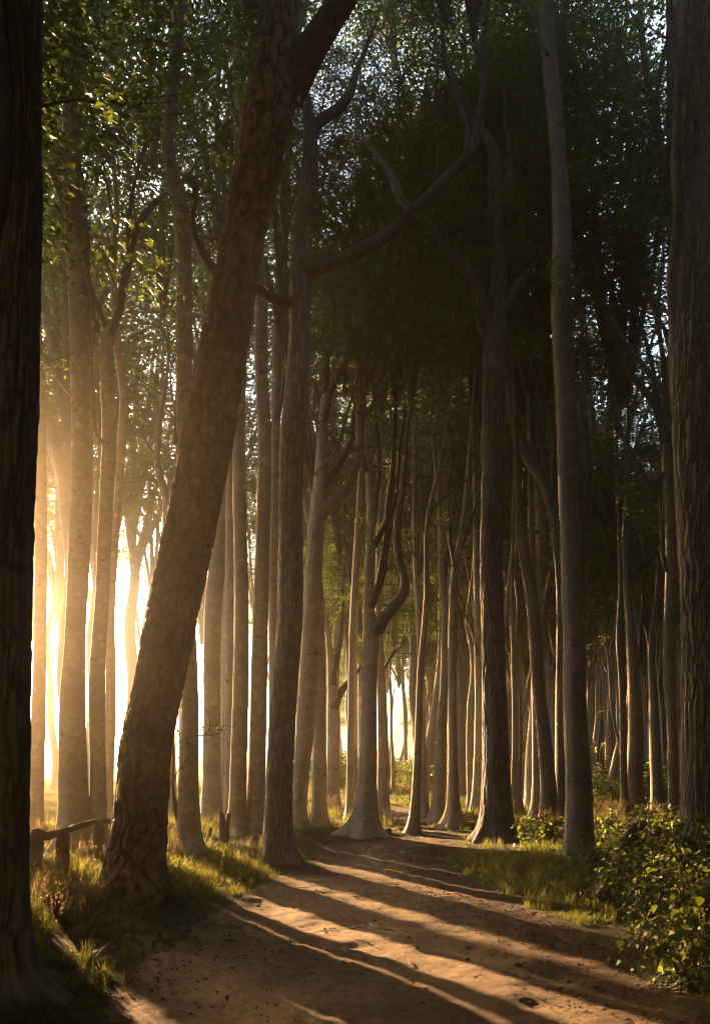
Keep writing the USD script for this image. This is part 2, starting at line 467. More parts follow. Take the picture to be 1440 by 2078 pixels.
def tree(name, label, cat, pts, base_py, bark_kind="beech", branches=(), flare=0.45, crowns=((0.0, 1.0),), D=None, extend=3.0, crown_at="tip", wob=0.12):
    """pts: (px, py, width px) up the trunk, in the plane of the tree's base."""
    tree_no[0] += 1
    seed = 100 + tree_no[0]
    rng = np.random.default_rng(seed)
    D = D or depth(base_py)
    foot = P(pts[0][0], base_py, D)
    gz = zg(foot[0], foot[1])
    t = thing(name, label, cat, (foot[0], foot[1], gz))
    off = np.array([foot[0], foot[1], gz])
    q, r = [], []
    for k, (px, py, w) in enumerate(pts):
        p = P(px, py, D)
        q.append(p)
        r.append(w / 2 / F * D)
    q, r = np.array(q), np.array(r)
    # below the ground
    q = np.vstack([[q[0] + (q[0] - q[1]) / max(1e-6, abs(q[0, 2] - q[1, 2])) * max(0.0, q[0, 2] - gz + 0.35)], q])
    r = np.r_[r[0] * 1.03, r]
    top_free = pts[-1][1] <= 10
    if extend:
        d = q[-1] - q[-2]
        d /= np.linalg.norm(d)
        q = np.vstack([q, q[-1] + (0.6 * d + [0, 0, 0.4]) * extend])
        r = np.r_[r, r[-1] * (0.75 if top_free else 0.4)]
    wz = wob * (meshkit.fbm(np.c_[q[:, 2] * 0.35, np.full(len(q), seed * 1.7), np.zeros(len(q))], 2, 5) - 0.5) * smoothstep(0, 3, q[:, 2] - gz)
    q[:, 1] += wz * 3
    r0 = float(np.median(r))
    lobes = rng.integers(4, 7)
    ph, ph2 = rng.uniform(0, 2 * PI, 2)
    length = float(np.linalg.norm(np.diff(q, axis=0), axis=1).sum())
    px_size = D / F * 2.03          # metres per pixel of the render
    if bark_kind == "pine":
        big, small = cells(r0, length, 0.105, 0.30, seed, 0.75)(0.032, 0.012, 0.018), cells(r0, length, 0.05, 0.12, seed + 50, 0.9)(0.012, 0.007, 0.008)

        def base_shape(TH, S, R):
            (a1, t1), (a2, t2) = big(TH, S, R), small(TH, S, R)
            q3 = np.stack([np.cos(TH) * r0 * 60, np.sin(TH) * r0 * 60, S * 30], -1)
            jag = np.abs(meshkit.fbm(q3, 3, seed + 77) - 0.5)
            return a1 + a2 - 0.02 * jag, np.clip(t1 + 0.45 * t2, -1, 1)
        sides, step, mat = 190, 0.016, "pine_bark"
    elif bark_kind == "oak":
        base_shape, sides, step, mat = cells(r0, length, 0.038, 0.40, seed, 0.95)(0.022 if D < 10 else 0.016, 0.009, 0.009), int(np.clip(2 * PI * r0 / (0.0085 if D < 10 else 0.011), 48, 190)), (0.017 if D < 10 else 0.03), "oak_bark"
    else:
        base_shape, sides, step, mat = None, int(np.clip(2 * PI * r0 / (1.6 * px_size), 12, 40)), max(0.05, 2.5 * px_size), "shaded_beech_bark" if pts[0][0] > 1030 or name == "grey" else "beech_bark"

    def shape(TH, S, R):
        add, tone = base_shape(TH, S, R) if base_shape else (0 * TH, 0 * TH)
        h = np.maximum(S - 0.35, 0)
        lob = 0.5 + 0.5 * np.cos(lobes * TH + ph + 0.8 * np.sin(TH + ph2))
        fl = 1.25 * flare * (np.exp(-h / 0.16) * (0.35 + 0.9 * lob) + 0.35 * np.exp(-h / 0.55) * (0.5 + 0.5 * lob))
        wav = 0.05 * np.sin(2 * TH + ph + S * 0.7) + 0.03 * np.sin(3 * TH + ph2 - S * 1.1)
        rings = 0
        if bark_kind == "beech":
            w = meshkit.fbm(np.stack([np.cos(TH) * 2.0, np.sin(TH) * 2.0, S * 9.0], -1), 3, seed + 1) - 0.5
            rings = 0.05 * w
        return add + R * (fl + wav + rings), tone
    m, tone = tube(q, r, sides, step, shape, lump=0.10 if bark_kind == "beech" else 0.05, seed=seed)
    part("trunk", m, mat, t, attr=tone, off=off)
    tips = [q[-1]]
    limbs = []
    for br in branches:
        dy, line = (br[0], br[1:]) if not isinstance(br[0], tuple) else (rng.uniform(-1.0, 1.2), br)
        n = len(line)
        bq = np.array([P(px, py, D + dy * (k / (n - 1)) ** 1.2) for k, (px, py, w) in enumerate(line)])
        brr = np.array([w / 2 / F * D for _, _, w in line])
        e = bq[-1] - bq[-2]
        e = e / np.linalg.norm(e)
        bq = np.vstack([bq, bq[-1] + (e + [0, 0, 0.3]) * 0.9])
        brr = np.r_[brr, brr[-1] * 0.35]
        bq, brr, _ = resample(bq, brr, 0.3)
        wv = rng.normal(0, 1, bq.shape)
        wv = 0.5 * wv + 0.25 * np.roll(wv, 1, 0) + 0.25 * np.roll(wv, -1, 0)
        wv[:2] = wv[-1] = 0
        bq = bq + wv * (0.02 + 0.35 * brr[:, None])
        if bark_kind in ("oak", "pine") and brr[0] > 0.06:
            rb = float(np.median(brr))
            sh = cells(rb, 12.0, 0.045, 0.22, seed + 7, 0.5)(0.010, 0.008, 0.005)
            bm, bt = tube(bq, brr, 40, 0.04, sh, lump=0.35, seed=seed + 3)
        else:
            bm, bt = tube(bq, brr, 12, 0.07, None, lump=0.55, seed=seed + 3)
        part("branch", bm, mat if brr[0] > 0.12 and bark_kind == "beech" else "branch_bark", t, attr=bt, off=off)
        tips.append(bq[-1])
        limbs.append((bq, brr))
    tw, lvs = [], []
    for bq, brr in limbs:
        fine, fr, _ = resample(bq, brr, 0.22)
        for i in range(max(2, len(fine) // 4), len(fine) - 1, 2):
            if rng.uniform() < 0.15:
                continue
            d = fine[min(i + 1, len(fine) - 1)] - fine[i - 1]
            d = d / np.linalg.norm(d) * 0.6 + rng.normal(0, 0.6, 3) + [0, 0, 0.15]
            d /= np.linalg.norm(d)
            L = rng.uniform(0.4, 1.4)
            w = np.array([fine[i], fine[i] + d * L * 0.4 + rng.normal(0, 0.05, 3), fine[i] + d * L * 0.75 + rng.normal(0, 0.08, 3), fine[i] + d * L - [0, 0, 0.06 * L]])
            tw.append(tube(w, [min(0.012, 0.5 * fr[i]), 0.008, 0.005, 0.002], 5, 0.12)[0])
            for _ in range(2):
                e = w[2] + (d * 0.6 + rng.normal(0, 0.5, 3)) * L * 0.45
                tw.append(tube(np.array([w[1] * 0.5 + w[2] * 0.5, (w[2] + e) / 2, e]), [0.005, 0.004, 0.0015], 4, 0.15, cap=False)[0])
            m = int(rng.integers(24, 60))
            t_ = rng.uniform(0.25, 1.05, m)
            c = w[1] + (w[3] - w[1]) * t_[:, None] + rng.normal(0, 0.11, (m, 3)) * [1, 1, 0.45]
            ls = 0.075 * rng.uniform(0.7, 1.2, m)
            lvs.append(leaves_mesh(c, np.array([0, 0, 1.0]) + rng.normal(0, 0.45, (m, 3)), d + rng.normal(0, 0.6, (m, 3)), ls, ls * 0.66))
    if tw:
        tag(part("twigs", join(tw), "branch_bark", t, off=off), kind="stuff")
        tag(part("twig_leaves", join(lvs), "beech_leaf", t, smooth=False, off=off), kind="stuff")
    for c in crowns:
        # (tip number or (px, py, depth offset), scale)
        at, sc = c[0], c[1]
        loc = tips[int(at)] if np.ndim(at) == 0 else P(at[0], at[1], D + at[2])
        add_crown(t, loc - off, int(rng.integers(0, 4)), sc * (1.12 if pts[0][0] > 1030 and D > 14 else 0.7 if 13.5 < D < 20 else 1.0), rng.uniform(0, 360))
    return t


exec_trees = []
A = exec_trees.append
# ---- left
A(dict(name="beech_tree", label="dark near trunk cut off by the left edge of the photo, forked high up", cat="tree", base_py=2030, bark_kind="oak", flare=0.5,
       pts=[(5, 2030, 165), (5, 1960, 118), (0, 1800, 112), (0, 1500, 122), (10, 1200, 120), (18, 1000, 118), (28, 800, 104), (36, 600, 90), (52, 400, 72), (60, 230, 58), (55, 100, 68), (52, 0, 76)],
       branches=[[-0.2, (-20, 1000, 80), (-38, 700, 86), (-22, 480, 88), (-8, 250, 88), (-20, 100, 84), (-32, -10, 80)]], crowns=((0, 0.9),), extend=8.0))
A(dict(name="beech_tree", label="thin trunk glowing orange just right of the dark near trunk at left", cat="tree", base_py=1712, pts=[(72, 1712, 30), (75, 1500, 28), (78, 1300, 24), (83, 1000, 22), (84, 800, 16), (78, 640, 12)], crowns=(((40, 250, 7.0), 0.8),)))
A(dict(name="beech_tree", label="tall straight beech behind the wooden fence rail, bathed in golden glare", cat="tree", base_py=1740,
       pts=[(155, 1740, 70), (150, 1650, 60), (151, 1500, 54), (153, 1400, 50), (158, 1300, 42), (161, 1100, 44), (162, 900, 42), (162, 800, 40), (159, 600, 39), (152, 500, 40), (146, 400, 36), (144, 250, 38), (150, 100, 34), (152, 0, 32)],
       branches=[[0.6, (142, 450, 16), (126, 400, 12), (112, 360, 10), (100, 300, 8), (90, 255, 7)], [0.3, (120, 385, 9), (104, 350, 8), (92, 322, 6)]], extend=5.0, crowns=((0, 1.0),)))
A(dict(name="beech_tree", label="pale beech with two low curling forks, behind and right of the golden beech", cat="tree", base_py=1738,
       pts=[(197, 1738, 36), (198, 1600, 33), (197, 1400, 31), (208, 1200, 26), (212, 1000, 28), (218, 900, 30), (219, 760, 28), (218, 680, 24)], extend=0,
       branches=[[0.5, (222, 700, 20), (236, 640, 18), (250, 580, 18), (264, 510, 17), (282, 455, 15), (312, 415, 12), (342, 388, 9)], [-0.3, (214, 715, 12), (200, 668, 11), (185, 620, 11), (180, 570, 11), (176, 520, 10)],
                 [0.2, (214, 660, 12), (203, 632, 12), (186, 606, 10), (180, 560, 8)], [0.4, (262, 520, 10), (262, 450, 9), (270, 390, 8), (285, 330, 6)], [-0.3, (209, 900, 8), (195, 870, 7), (186, 830, 6), (183, 790, 5)]], crowns=(((310, 330, 4.5), 0.55),)))
A(dict(name="beech_tree", label="slim crooked stem close to the left side of the leaning pine", cat="tree", base_py=1715,
       pts=[(219, 1715, 20), (220, 1600, 18), (224, 1430, 20), (224, 1250, 17), (229, 1130, 18), (238, 1000, 17), (243, 900, 19), (248, 800, 18), (236, 700, 15), (230, 600, 12), (231, 500, 12), (238, 430, 10), (232, 330, 9), (231, 250, 8), (222, 170, 6)],
       branches=[[-0.5, (234, 470, 6), (224, 420, 5), (214, 370, 5), (208, 330, 4)], [0.6, (231, 300, 5), (206, 310, 5), (190, 260, 4), (172, 200, 4)]], crowns=(((228, 90, 5.0), 0.55),)))
A(dict(name="beech_tree", label="bare sinuous beech seen through the gap left of the leaning pine, veiled orange", cat="tree", base_py=1668,
       pts=[(345, 1668, 26), (342, 1400, 24), (340, 1200, 22), (340, 1080, 20), (338, 1010, 18), (326, 970, 15), (320, 930, 13), (322, 890, 11)],
       branches=[[0.8, (322, 985, 8), (298, 972, 8), (275, 978, 7), (255, 975, 5)], [0.5, (318, 930, 7), (304, 908, 6), (295, 890, 5)]], crowns=((0, 0.8), (1, 0.6))))
A(dict(name="beech_tree", label="wavy beech whose lower trunk stands hidden behind the leaning pine", cat="tree", base_py=1748,
       pts=[(388, 1748, 56), (384, 1680, 46), (382, 1600, 43), (384, 1450, 36), (378, 1250, 32), (372, 1000, 31), (372, 850, 32), (374, 700, 32), (374, 550, 31), (366, 420, 36), (350, 350, 30), (341, 270, 28), (347, 200, 26), (358, 100, 27), (363, 0, 25)],
       branches=[[0.5, (370, 360, 14), (392, 355, 16), (396, 400, 15), (392, 450, 16), (408, 500, 17), (430, 540, 18)], [0.4, (357, 900, 8), (357, 820, 8), (358, 780, 6)], [-0.1, (366, 1670, 16), (357, 1648, 14), (354, 1625, 8)]], extend=4.0, crowns=((0, 1.0),)))
A(dict(name="pine_tree", label="big leaning pine with thick plated bark and a forked top, left of the path", cat="tree", base_py=1832, bark_kind="pine", flare=0.38,
       pts=[(268, 1832, 122), (272, 1760, 118), (282, 1680, 113), (300, 1500, 104), (320, 1400, 99), (342, 1290, 100), (378, 1110, 100), (410, 950, 98), (436, 800, 98), (472, 600, 90), (500, 450, 88), (528, 320, 98), (548, 220, 106), (566, 100, 88), (576, 0, 70)],
       branches=[[-0.4, (575, 190, 88), (612, 130, 70), (648, 75, 56), (690, 5, 54), (720, -60, 48)], [0.5, (500, 280, 16), (486, 262, 10), (476, 235, 6)]], extend=5.5, crowns=((0, 0.8),), wob=0.0))
A(dict(name="beech_tree", label="upright dark stem rising behind the top of the leaning pine", cat="tree", base_py=1690,
       pts=[(470, 1690, 30), (470, 1200, 28), (474, 800, 26), (482, 500, 22), (486, 250, 20), (484, 100, 20), (480, 15, 18)], crowns=((0, 1.0),)))
A(dict(name="beech_tree", label="stout beech glowing orange directly right of the pine's foot, in the gap", cat="tree", base_py=1674,
       pts=[(428, 1674, 44), (430, 1550, 38), (430, 1400, 34), (432, 1250, 34), (446, 1100, 30), (450, 980, 26), (452, 850, 22)], crowns=((0, 1.0),), branches=[[0.8, (434, 1200, 14), (458, 1160, 13), (474, 1110, 12), (484, 1060, 10)]]))
A(dict(name="beech_tree", label="slim orange-veiled stem between the stout beech and the spotted grey beech", cat="tree", base_py=1662, pts=[(456, 1662, 18), (457, 1500, 17), (460, 1300, 15), (464, 1100, 14), (470, 900, 12)], crowns=((0, 0.9),)))
A(dict(name="beech_tree", label="spotted grey beech behind the jagged broken stump", cat="tree", base_py=1708,
       pts=[(480, 1708, 40), (482, 1650, 34), (486, 1500, 32), (488, 1400, 31), (490, 1200, 28), (486, 1000, 27), (484, 850, 27), (490, 700, 24), (500, 500, 22)], crowns=((0, 1.0),)))
A(dict(name="beech_tree", label="smooth pale beech just left of the ridged oak, lit along its left side", cat="tree", base_py=1706,
       pts=[(515, 1706, 42), (518, 1640, 34), (524, 1500, 33), (527, 1400, 33), (530, 1250, 32), (535, 1050, 30), (537, 900, 28), (533, 800, 26), (529, 700, 25), (530, 600, 24), (524, 500, 20), (520, 420, 18)], crowns=((0, 1.0),)))
A(dict(name="beech_tree", label="narrow beech half hidden behind the left side of the ridged oak", cat="tree", base_py=1682,
       pts=[(556, 1682, 22), (556, 1400, 20), (554, 1200, 18), (558, 1000, 17), (561, 800, 18), (565, 650, 22), (570, 550, 20), (580, 400, 15)], branches=[[-0.5, (552, 870, 13), (566, 830, 13), (578, 780, 12), (582, 720, 10), (578, 660, 9)]], crowns=((0, 0.9),)))
A(dict(name="oak_tree", label="straight oak with finely ridged bark at the path's left edge, long limb to the right", cat="tree", base_py=1752, bark_kind="oak", flare=0.42,
       pts=[(568, 1752, 66), (565, 1700, 60), (565, 1600, 57), (570, 1500, 56), (576, 1400, 54), (586, 1290, 52), (590, 1200, 49), (590, 1050, 47), (592, 900, 47), (600, 800, 48), (606, 700, 44), (608, 560, 42), (612, 450, 32), (624, 350, 29), (629, 270, 24), (618, 180, 16), (608, 120, 12)],
       branches=[[0.5, (618, 555, 34), (645, 543, 30), (690, 528, 28), (740, 505, 26), (790, 470, 24), (835, 430, 23), (880, 392, 23), (925, 345, 22), (958, 300, 21), (975, 240, 19), (984, 170, 17), (988, 90, 13)],
                 [-0.5, (600, 612, 22), (575, 612, 22), (552, 605, 20), (530, 590, 18)], [0.2, (628, 290, 20), (650, 245, 22), (680, 222, 22), (705, 195, 20), (720, 165, 16)],
                 [0.6, (835, 425, 16), (808, 392, 15), (790, 345, 13), (765, 315, 10)], [0.4, (582, 560, 8), (577, 500, 8), (573, 420, 8), (572, 340, 6)], [0.3, (940, 330, 14), (948, 270, 12), (930, 200, 12), (915, 150, 9)]],
       extend=2.0, crowns=((0, 0.7), ((960, 60, 2.0), 0.45))))
# ---- centre
A(dict(name="beech_tree", label="leaning pale beech right of the ridged oak, forking into two tall arms", cat="tree", base_py=1694,
       pts=[(601, 1694, 40), (604, 1650, 32), (612, 1560, 33), (624, 1420, 39), (630, 1280, 37), (637, 1150, 33), (643, 1050, 33), (650, 970, 28), (655, 880, 24), (662, 800, 18)], extend=0,
       branches=[[0.5, (650, 1050, 28), (672, 1018, 25), (698, 992, 22), (716, 955, 20), (728, 900, 20), (734, 850, 20), (735, 790, 17), (752, 740, 15), (775, 690, 15), (792, 640, 14), (800, 590, 12), (810, 540, 9)],
                 [-0.4, (656, 860, 16), (668, 810, 14), (685, 770, 13), (705, 735, 12), (722, 690, 10), (735, 645, 8)], [0.4, (660, 800, 16), (662, 760, 14), (672, 715, 13), (680, 670, 12), (676, 620, 10), (665, 580, 9)],
                 [0.7, (655, 990, 14), (688, 945, 13), (706, 905, 11), (715, 860, 8)], [-0.6, (734, 840, 13), (758, 820, 12), (768, 780, 11), (785, 720, 10), (800, 660, 8)], [0.3, (700, 800, 9), (704, 730, 10), (712, 680, 10), (706, 630, 8)],
                 [-0.8, (640, 965, 8), (665, 935, 7), (690, 900, 6), (705, 840, 6), (722, 780, 5)]], crowns=((1, 0.8), (3, 0.7), (2, 0.6), ((690, 10, 9.0), 1.6), ((800, 120, 10.0), 1.5))))
A(dict(name="beech_tree", label="brown straight trunk standing just behind the leaning pale beech", cat="tree", base_py=1688,
       pts=[(646, 1688, 32), (647, 1620, 27), (648, 1500, 26), (650, 1350, 22), (648, 1200, 18), (632, 1080, 15), (616, 1000, 12)], crowns=((0, 0.9),)))
A(dict(name="beech_tree", label="forked beech with bent arms behind, between the leaning beech and the flared beech", cat="tree", base_py=1655,
       pts=[(672, 1655, 30), (674, 1580, 27), (676, 1450, 24), (673, 1380, 18), (670, 1330, 13), (662, 1270, 9)],
       branches=[[0.6, (678, 1440, 18), (694, 1400, 14), (712, 1378, 10)], [0.4, (676, 1390, 13), (680, 1335, 11), (690, 1280, 9), (694, 1230, 6)]], crowns=((0, 0.8), (1, 0.6))))
A(dict(name="beech_tree", label="slim tall stem hugging the left side of the flared beech", cat="tree", base_py=1672,
       pts=[(712, 1672, 22), (711, 1600, 17), (713, 1450, 16), (716, 1300, 16), (724, 1120, 14), (730, 1000, 12), (734, 920, 10)], branches=[[0.5, (727, 1090, 8), (738, 1030, 7), (732, 960, 6)]], crowns=((0, 0.8),)))
A(dict(name="beech_tree", label="big beech with a broad flared foot at the path's bend, three arms above", cat="tree", base_py=1698, flare=0.85,
       pts=[(737, 1698, 50), (742, 1640, 42), (746, 1560, 34), (748, 1480, 31), (749, 1380, 32), (752, 1290, 34), (748, 1230, 24), (750, 1130, 20), (752, 1030, 19), (746, 950, 14), (742, 900, 10)], extend=1,
       branches=[[-0.6, (762, 1285, 26), (782, 1250, 25), (806, 1222, 23), (819, 1188, 20), (812, 1140, 15), (810, 1060, 14), (815, 990, 13), (822, 930, 11)],
                 [0.4, (752, 1235, 18), (768, 1185, 17), (780, 1125, 16), (790, 1060, 15), (796, 990, 14), (800, 920, 11)], [0.7, (758, 1110, 12), (778, 1070, 11), (796, 1030, 10), (810, 960, 9), (815, 900, 7)],
                 [0.5, (756, 1070, 12), (765, 1010, 11), (770, 940, 9), (764, 880, 7)], [-0.4, (746, 960, 10), (736, 920, 8), (735, 870, 7)]], crowns=((1, 0.8), (2, 0.8), (0, 0.7), ((860, 0, 10.0), 1.5))))
A(dict(name="beech_tree", label="plain brownish trunk right behind the flared beech", cat="tree", base_py=1673, pts=[(776, 1673, 29), (777, 1600, 24), (776, 1480, 22), (771, 1350, 19), (768, 1250, 15), (770, 1100, 13)], branches=[[0.6, (773, 1370, 7), (790, 1340, 7), (805, 1325, 5)]], crowns=((0, 0.9),)))
A(dict(name="beech_tree", label="mottled crooked slim beech standing alone in the middle of the path's bend", cat="tree", base_py=1693, flare=0.8,
       pts=[(838, 1693, 20), (842, 1640, 18), (846, 1560, 16), (850, 1460, 14), (855, 1350, 14), (862, 1270, 13), (866, 1180, 11), (864, 1110, 10), (870, 1040, 9), (884, 980, 8), (895, 930, 6)], branches=[[0.5, (872, 1040, 6), (900, 1010, 6), (930, 985, 5)]], crowns=((0, 0.7),)))
A(dict(name="beech_tree", label="slim fork-topped stem just behind the mottled crooked beech", cat="tree", base_py=1673,
       pts=[(860, 1673, 22), (857, 1580, 18), (856, 1450, 16), (852, 1300, 14), (846, 1180, 13), (842, 1130, 11), (840, 1060, 9)], branches=[[0.3, (847, 1165, 10), (857, 1130, 9), (858, 1080, 8), (856, 1030, 6)], [0.5, (842, 1130, 6), (828, 1090, 6), (818, 1050, 5)]], crowns=((0, 0.8),)))
A(dict(name="beech_tree", label="left one of the close pair of beeches at the path's right bend", cat="tree", base_py=1674, flare=0.6,
       pts=[(888, 1674, 34), (891, 1610, 25), (895, 1500, 22), (901, 1380, 17), (902, 1260, 15), (897, 1160, 14), (893, 1060, 12), (888, 1000, 9)], branches=[[0.5, (900, 1250, 8), (906, 1150, 10), (912, 1060, 9), (915, 990, 7)]], crowns=((0, 0.9),)))
A(dict(name="beech_tree", label="right one of the close pair of beeches, with roots spreading to the path", cat="tree", base_py=1684, flare=0.95,
       pts=[(920, 1684, 32), (919, 1620, 25), (918, 1500, 21), (919, 1350, 19), (920, 1220, 18), (924, 1150, 14), (935, 1090, 12), (943, 1030, 10)], branches=[[0.4, (922, 1150, 10), (915, 1090, 9), (918, 1030, 7)], [0.6, (926, 1130, 7), (944, 1095, 6), (960, 1050, 5)]], crowns=((0, 0.9),)))
A(dict(name="beech_tree", label="thin snaking stem to the right of the close pair of beeches", cat="tree", base_py=1652,
       pts=[(955, 1652, 14), (953, 1580, 13), (952, 1500, 12), (954, 1430, 12), (960, 1370, 12), (956, 1310, 11), (948, 1270, 10), (952, 1220, 8), (958, 1170, 6)], crowns=((0, 0.8),)))
A(dict(name="beech_tree", label="thin trunk touching the left side of the dark straight oak", cat="tree", base_py=1660, pts=[(964, 1660, 22), (968, 1580, 17), (970, 1450, 14), (969, 1300, 13), (967, 1150, 11), (964, 1050, 8)], branches=[[0.4, (968, 1330, 7), (958, 1280, 6), (940, 1240, 5)]], crowns=((0, 0.9),)))
# ---- right
A(dict(name="oak_tree", label="dark straight oak with rough bark right of the path, bent limb at upper left", cat="tree", base_py=1712, bark_kind="oak", flare=0.3,
       pts=[(1005, 1712, 76), (1006, 1650, 66), (1006, 1550, 57), (1004, 1450, 54), (1001, 1300, 49), (999, 1150, 47), (1000, 950, 43), (1001, 780, 44), (1005, 660, 44), (1010, 600, 34), (1012, 520, 30), (1004, 460, 28), (1005, 370, 30), (998, 300, 26), (975, 260, 18)],
       branches=[[0.3, (998, 655, 30), (982, 622, 27), (966, 585, 24), (945, 550, 23), (915, 520, 22), (890, 485, 20), (868, 458, 16), (848, 440, 12)], [0.5, (1022, 630, 22), (1036, 600, 20), (1052, 570, 16), (1070, 550, 10)],
                 [0.4, (1010, 420, 16), (1032, 380, 18), (1036, 330, 16), (1030, 280, 12)], [0.5, (985, 680, 14), (970, 650, 12), (960, 610, 9)]], extend=2, crowns=((0, 0.65),)))
A(dict(name="beech_tree", label="pale wavy stem just right of the dark straight oak", cat="tree", base_py=1665, pts=[(1043, 1665, 14), (1043, 1600, 12), (1045, 1500, 12), (1043, 1400, 12), (1041, 1300, 11), (1038, 1200, 9), (1040, 1100, 8)], crowns=((0, 0.8),)))
A(dict(name="beech_tree", label="second pale wavy stem right of the dark oak, slightly more bent", cat="tree", base_py=1664, pts=[(1056, 1664, 16), (1051, 1600, 11), (1055, 1500, 11), (1052, 1400, 10), (1048, 1300, 9), (1052, 1230, 9), (1046, 1170, 8), (1050, 1080, 7)], crowns=((0, 0.8),)))
A(dict(name="beech_tree", label="straight grey trunk on the left of the leaning dark trunk", cat="tree", base_py=1676, pts=[(1090, 1676, 30), (1090, 1600, 24), (1088, 1480, 20), (1086, 1350, 16), (1084, 1200, 15), (1080, 1050, 13)], crowns=((0, 0.9),)))
A(dict(name="beech_tree", label="dark trunk leaning left as it rises, before the big pale-edged beech", cat="tree", base_py=1680, flare=0.35,
       pts=[(1116, 1680, 38), (1112, 1600, 33), (1104, 1500, 28), (1094, 1400, 25), (1086, 1300, 25), (1076, 1200, 24), (1060, 1110, 23), (1052, 1040, 18), (1048, 960, 14)], crowns=((0, 0.9),)))
A(dict(name="beech_tree", label="long dark stem curving left behind the leaning trunk toward the oak's fork", cat="tree", base_py=1676, pts=[(1142, 1676, 30), (1138, 1500, 28), (1138, 1300, 26), (1135, 1150, 22), (1122, 1060, 22), (1105, 990, 24), (1075, 940, 24), (1050, 890, 20), (1036, 830, 18), (1030, 760, 14)],
       branches=[[0.5, (1110, 1000, 16), (1100, 900, 14), (1090, 800, 14), (1078, 730, 12), (1050, 690, 9)], [0.6, (1128, 1080, 12), (1125, 950, 12), (1115, 850, 10), (1085, 760, 8)]], crowns=((0, 0.8), (1, 0.7))))
A(dict(name="beech_tree", label="big smooth beech with a pale lit left edge, right of the path among brambles", cat="tree", base_py=1762, flare=0.2,
       pts=[(1173, 1762, 62), (1174, 1700, 56), (1174, 1600, 54), (1170, 1500, 50), (1167, 1400, 48), (1167, 1300, 47), (1162, 1200, 45), (1160, 1100, 44), (1155, 1000, 42), (1153, 900, 43), (1148, 800, 41), (1140, 700, 40), (1136, 600, 39), (1137, 500, 37), (1134, 400, 33), (1130, 300, 31), (1124, 200, 31), (1117, 100, 31), (1114, 0, 32)],
       branches=[[0.5, (1110, 110, 8), (1098, 80, 8), (1085, 45, 7), (1070, 15, 6)], [-0.15, (1180, 1200, 10), (1186, 1050, 12), (1190, 900, 14), (1184, 780, 12)]], extend=4.0, crowns=((0, 1.0),)))
A(dict(name="beech_tree", label="dark thick trunk with a wide root foot, right of the pale-edged beech", cat="tree", base_py=1666, flare=0.7,
       pts=[(1285, 1666, 40), (1286, 1600, 34), (1288, 1500, 30), (1285, 1400, 26), (1280, 1300, 22), (1272, 1200, 18), (1268, 1130, 18), (1270, 1050, 12)], branches=[[0.5, (1270, 1190, 12), (1292, 1160, 12), (1318, 1135, 10), (1340, 1110, 8)], [0.5, (1284, 1390, 12), (1296, 1300, 11), (1302, 1240, 9)]], crowns=((0, 0.9),)))
A(dict(name="beech_tree", label="thin pale-edged stem just left of the wide-footed dark trunk", cat="tree", base_py=1668, pts=[(1268, 1668, 18), (1264, 1560, 14), (1262, 1460, 13), (1260, 1380, 13), (1255, 1300, 12), (1258, 1200, 10), (1256, 1120, 8)], branches=[[0.4, (1262, 1540, 7), (1252, 1490, 6), (1240, 1430, 5), (1234, 1370, 4)]], crowns=((0, 0.8),)))
A(dict(name="beech_tree", label="grey trunk with a lit left edge standing beyond the bramble log", cat="tree", base_py=1664, pts=[(1337, 1664, 28), (1333, 1600, 24), (1329, 1500, 22), (1325, 1400, 18), (1322, 1330, 15), (1328, 1250, 12), (1335, 1180, 10)], branches=[[0.5, (1322, 1340, 8), (1312, 1290, 7), (1302, 1250, 5)]], crowns=((0, 0.8),)))
A(dict(name="beech_tree", label="dark stem right beside the far right oak, with two arms reaching up to the left", cat="tree", base_py=1694,
       pts=[(1366, 1694, 26), (1366, 1600, 22), (1364, 1480, 22), (1360, 1350, 24), (1362, 1250, 24), (1364, 1100, 24), (1358, 1000, 20), (1352, 920, 18), (1356, 800, 14)],
       branches=[[0.6, (1352, 900, 16), (1340, 845, 15), (1315, 805, 14), (1292, 775, 13), (1270, 740, 12), (1255, 705, 11), (1235, 670, 9), (1220, 630, 7), (1195, 590, 5)], [0.4, (1354, 850, 14), (1345, 800, 13), (1320, 765, 12), (1290, 730, 11), (1265, 695, 10), (1248, 655, 9), (1232, 615, 7), (1220, 580, 5)],
                 [0.5, (1346, 960, 12), (1320, 980, 10), (1285, 925, 9), (1262, 880, 7), (1250, 830, 5)], [0.3, (1352, 1160, 8), (1344, 1130, 7), (1342, 1100, 5)]], crowns=((0, 0.9), (1, 0.6))))
A(dict(name="oak_tree", label="massive ridged oak cut off by the right edge of the photo", cat="tree", base_py=1815, bark_kind="oak", flare=0.2,
       pts=[(1432, 1815, 104), (1432, 1700, 98), (1431, 1500, 96), (1430, 1300, 96), (1424, 1100, 100), (1420, 900, 106), (1416, 700, 108), (1417, 500, 92), (1420, 350, 88), (1424, 200, 84), (1424, 60, 84), (1424, 0, 82)],
       branches=[[-0.15, (1376, 720, 22), (1366, 600, 22), (1368, 480, 20), (1366, 350, 18), (1372, 220, 16), (1374, 120, 14), (1370, 40, 10)]], extend=4.0, crowns=((0, 1.0),), wob=0.0))
for kw in exec_trees:
    tree(**kw)

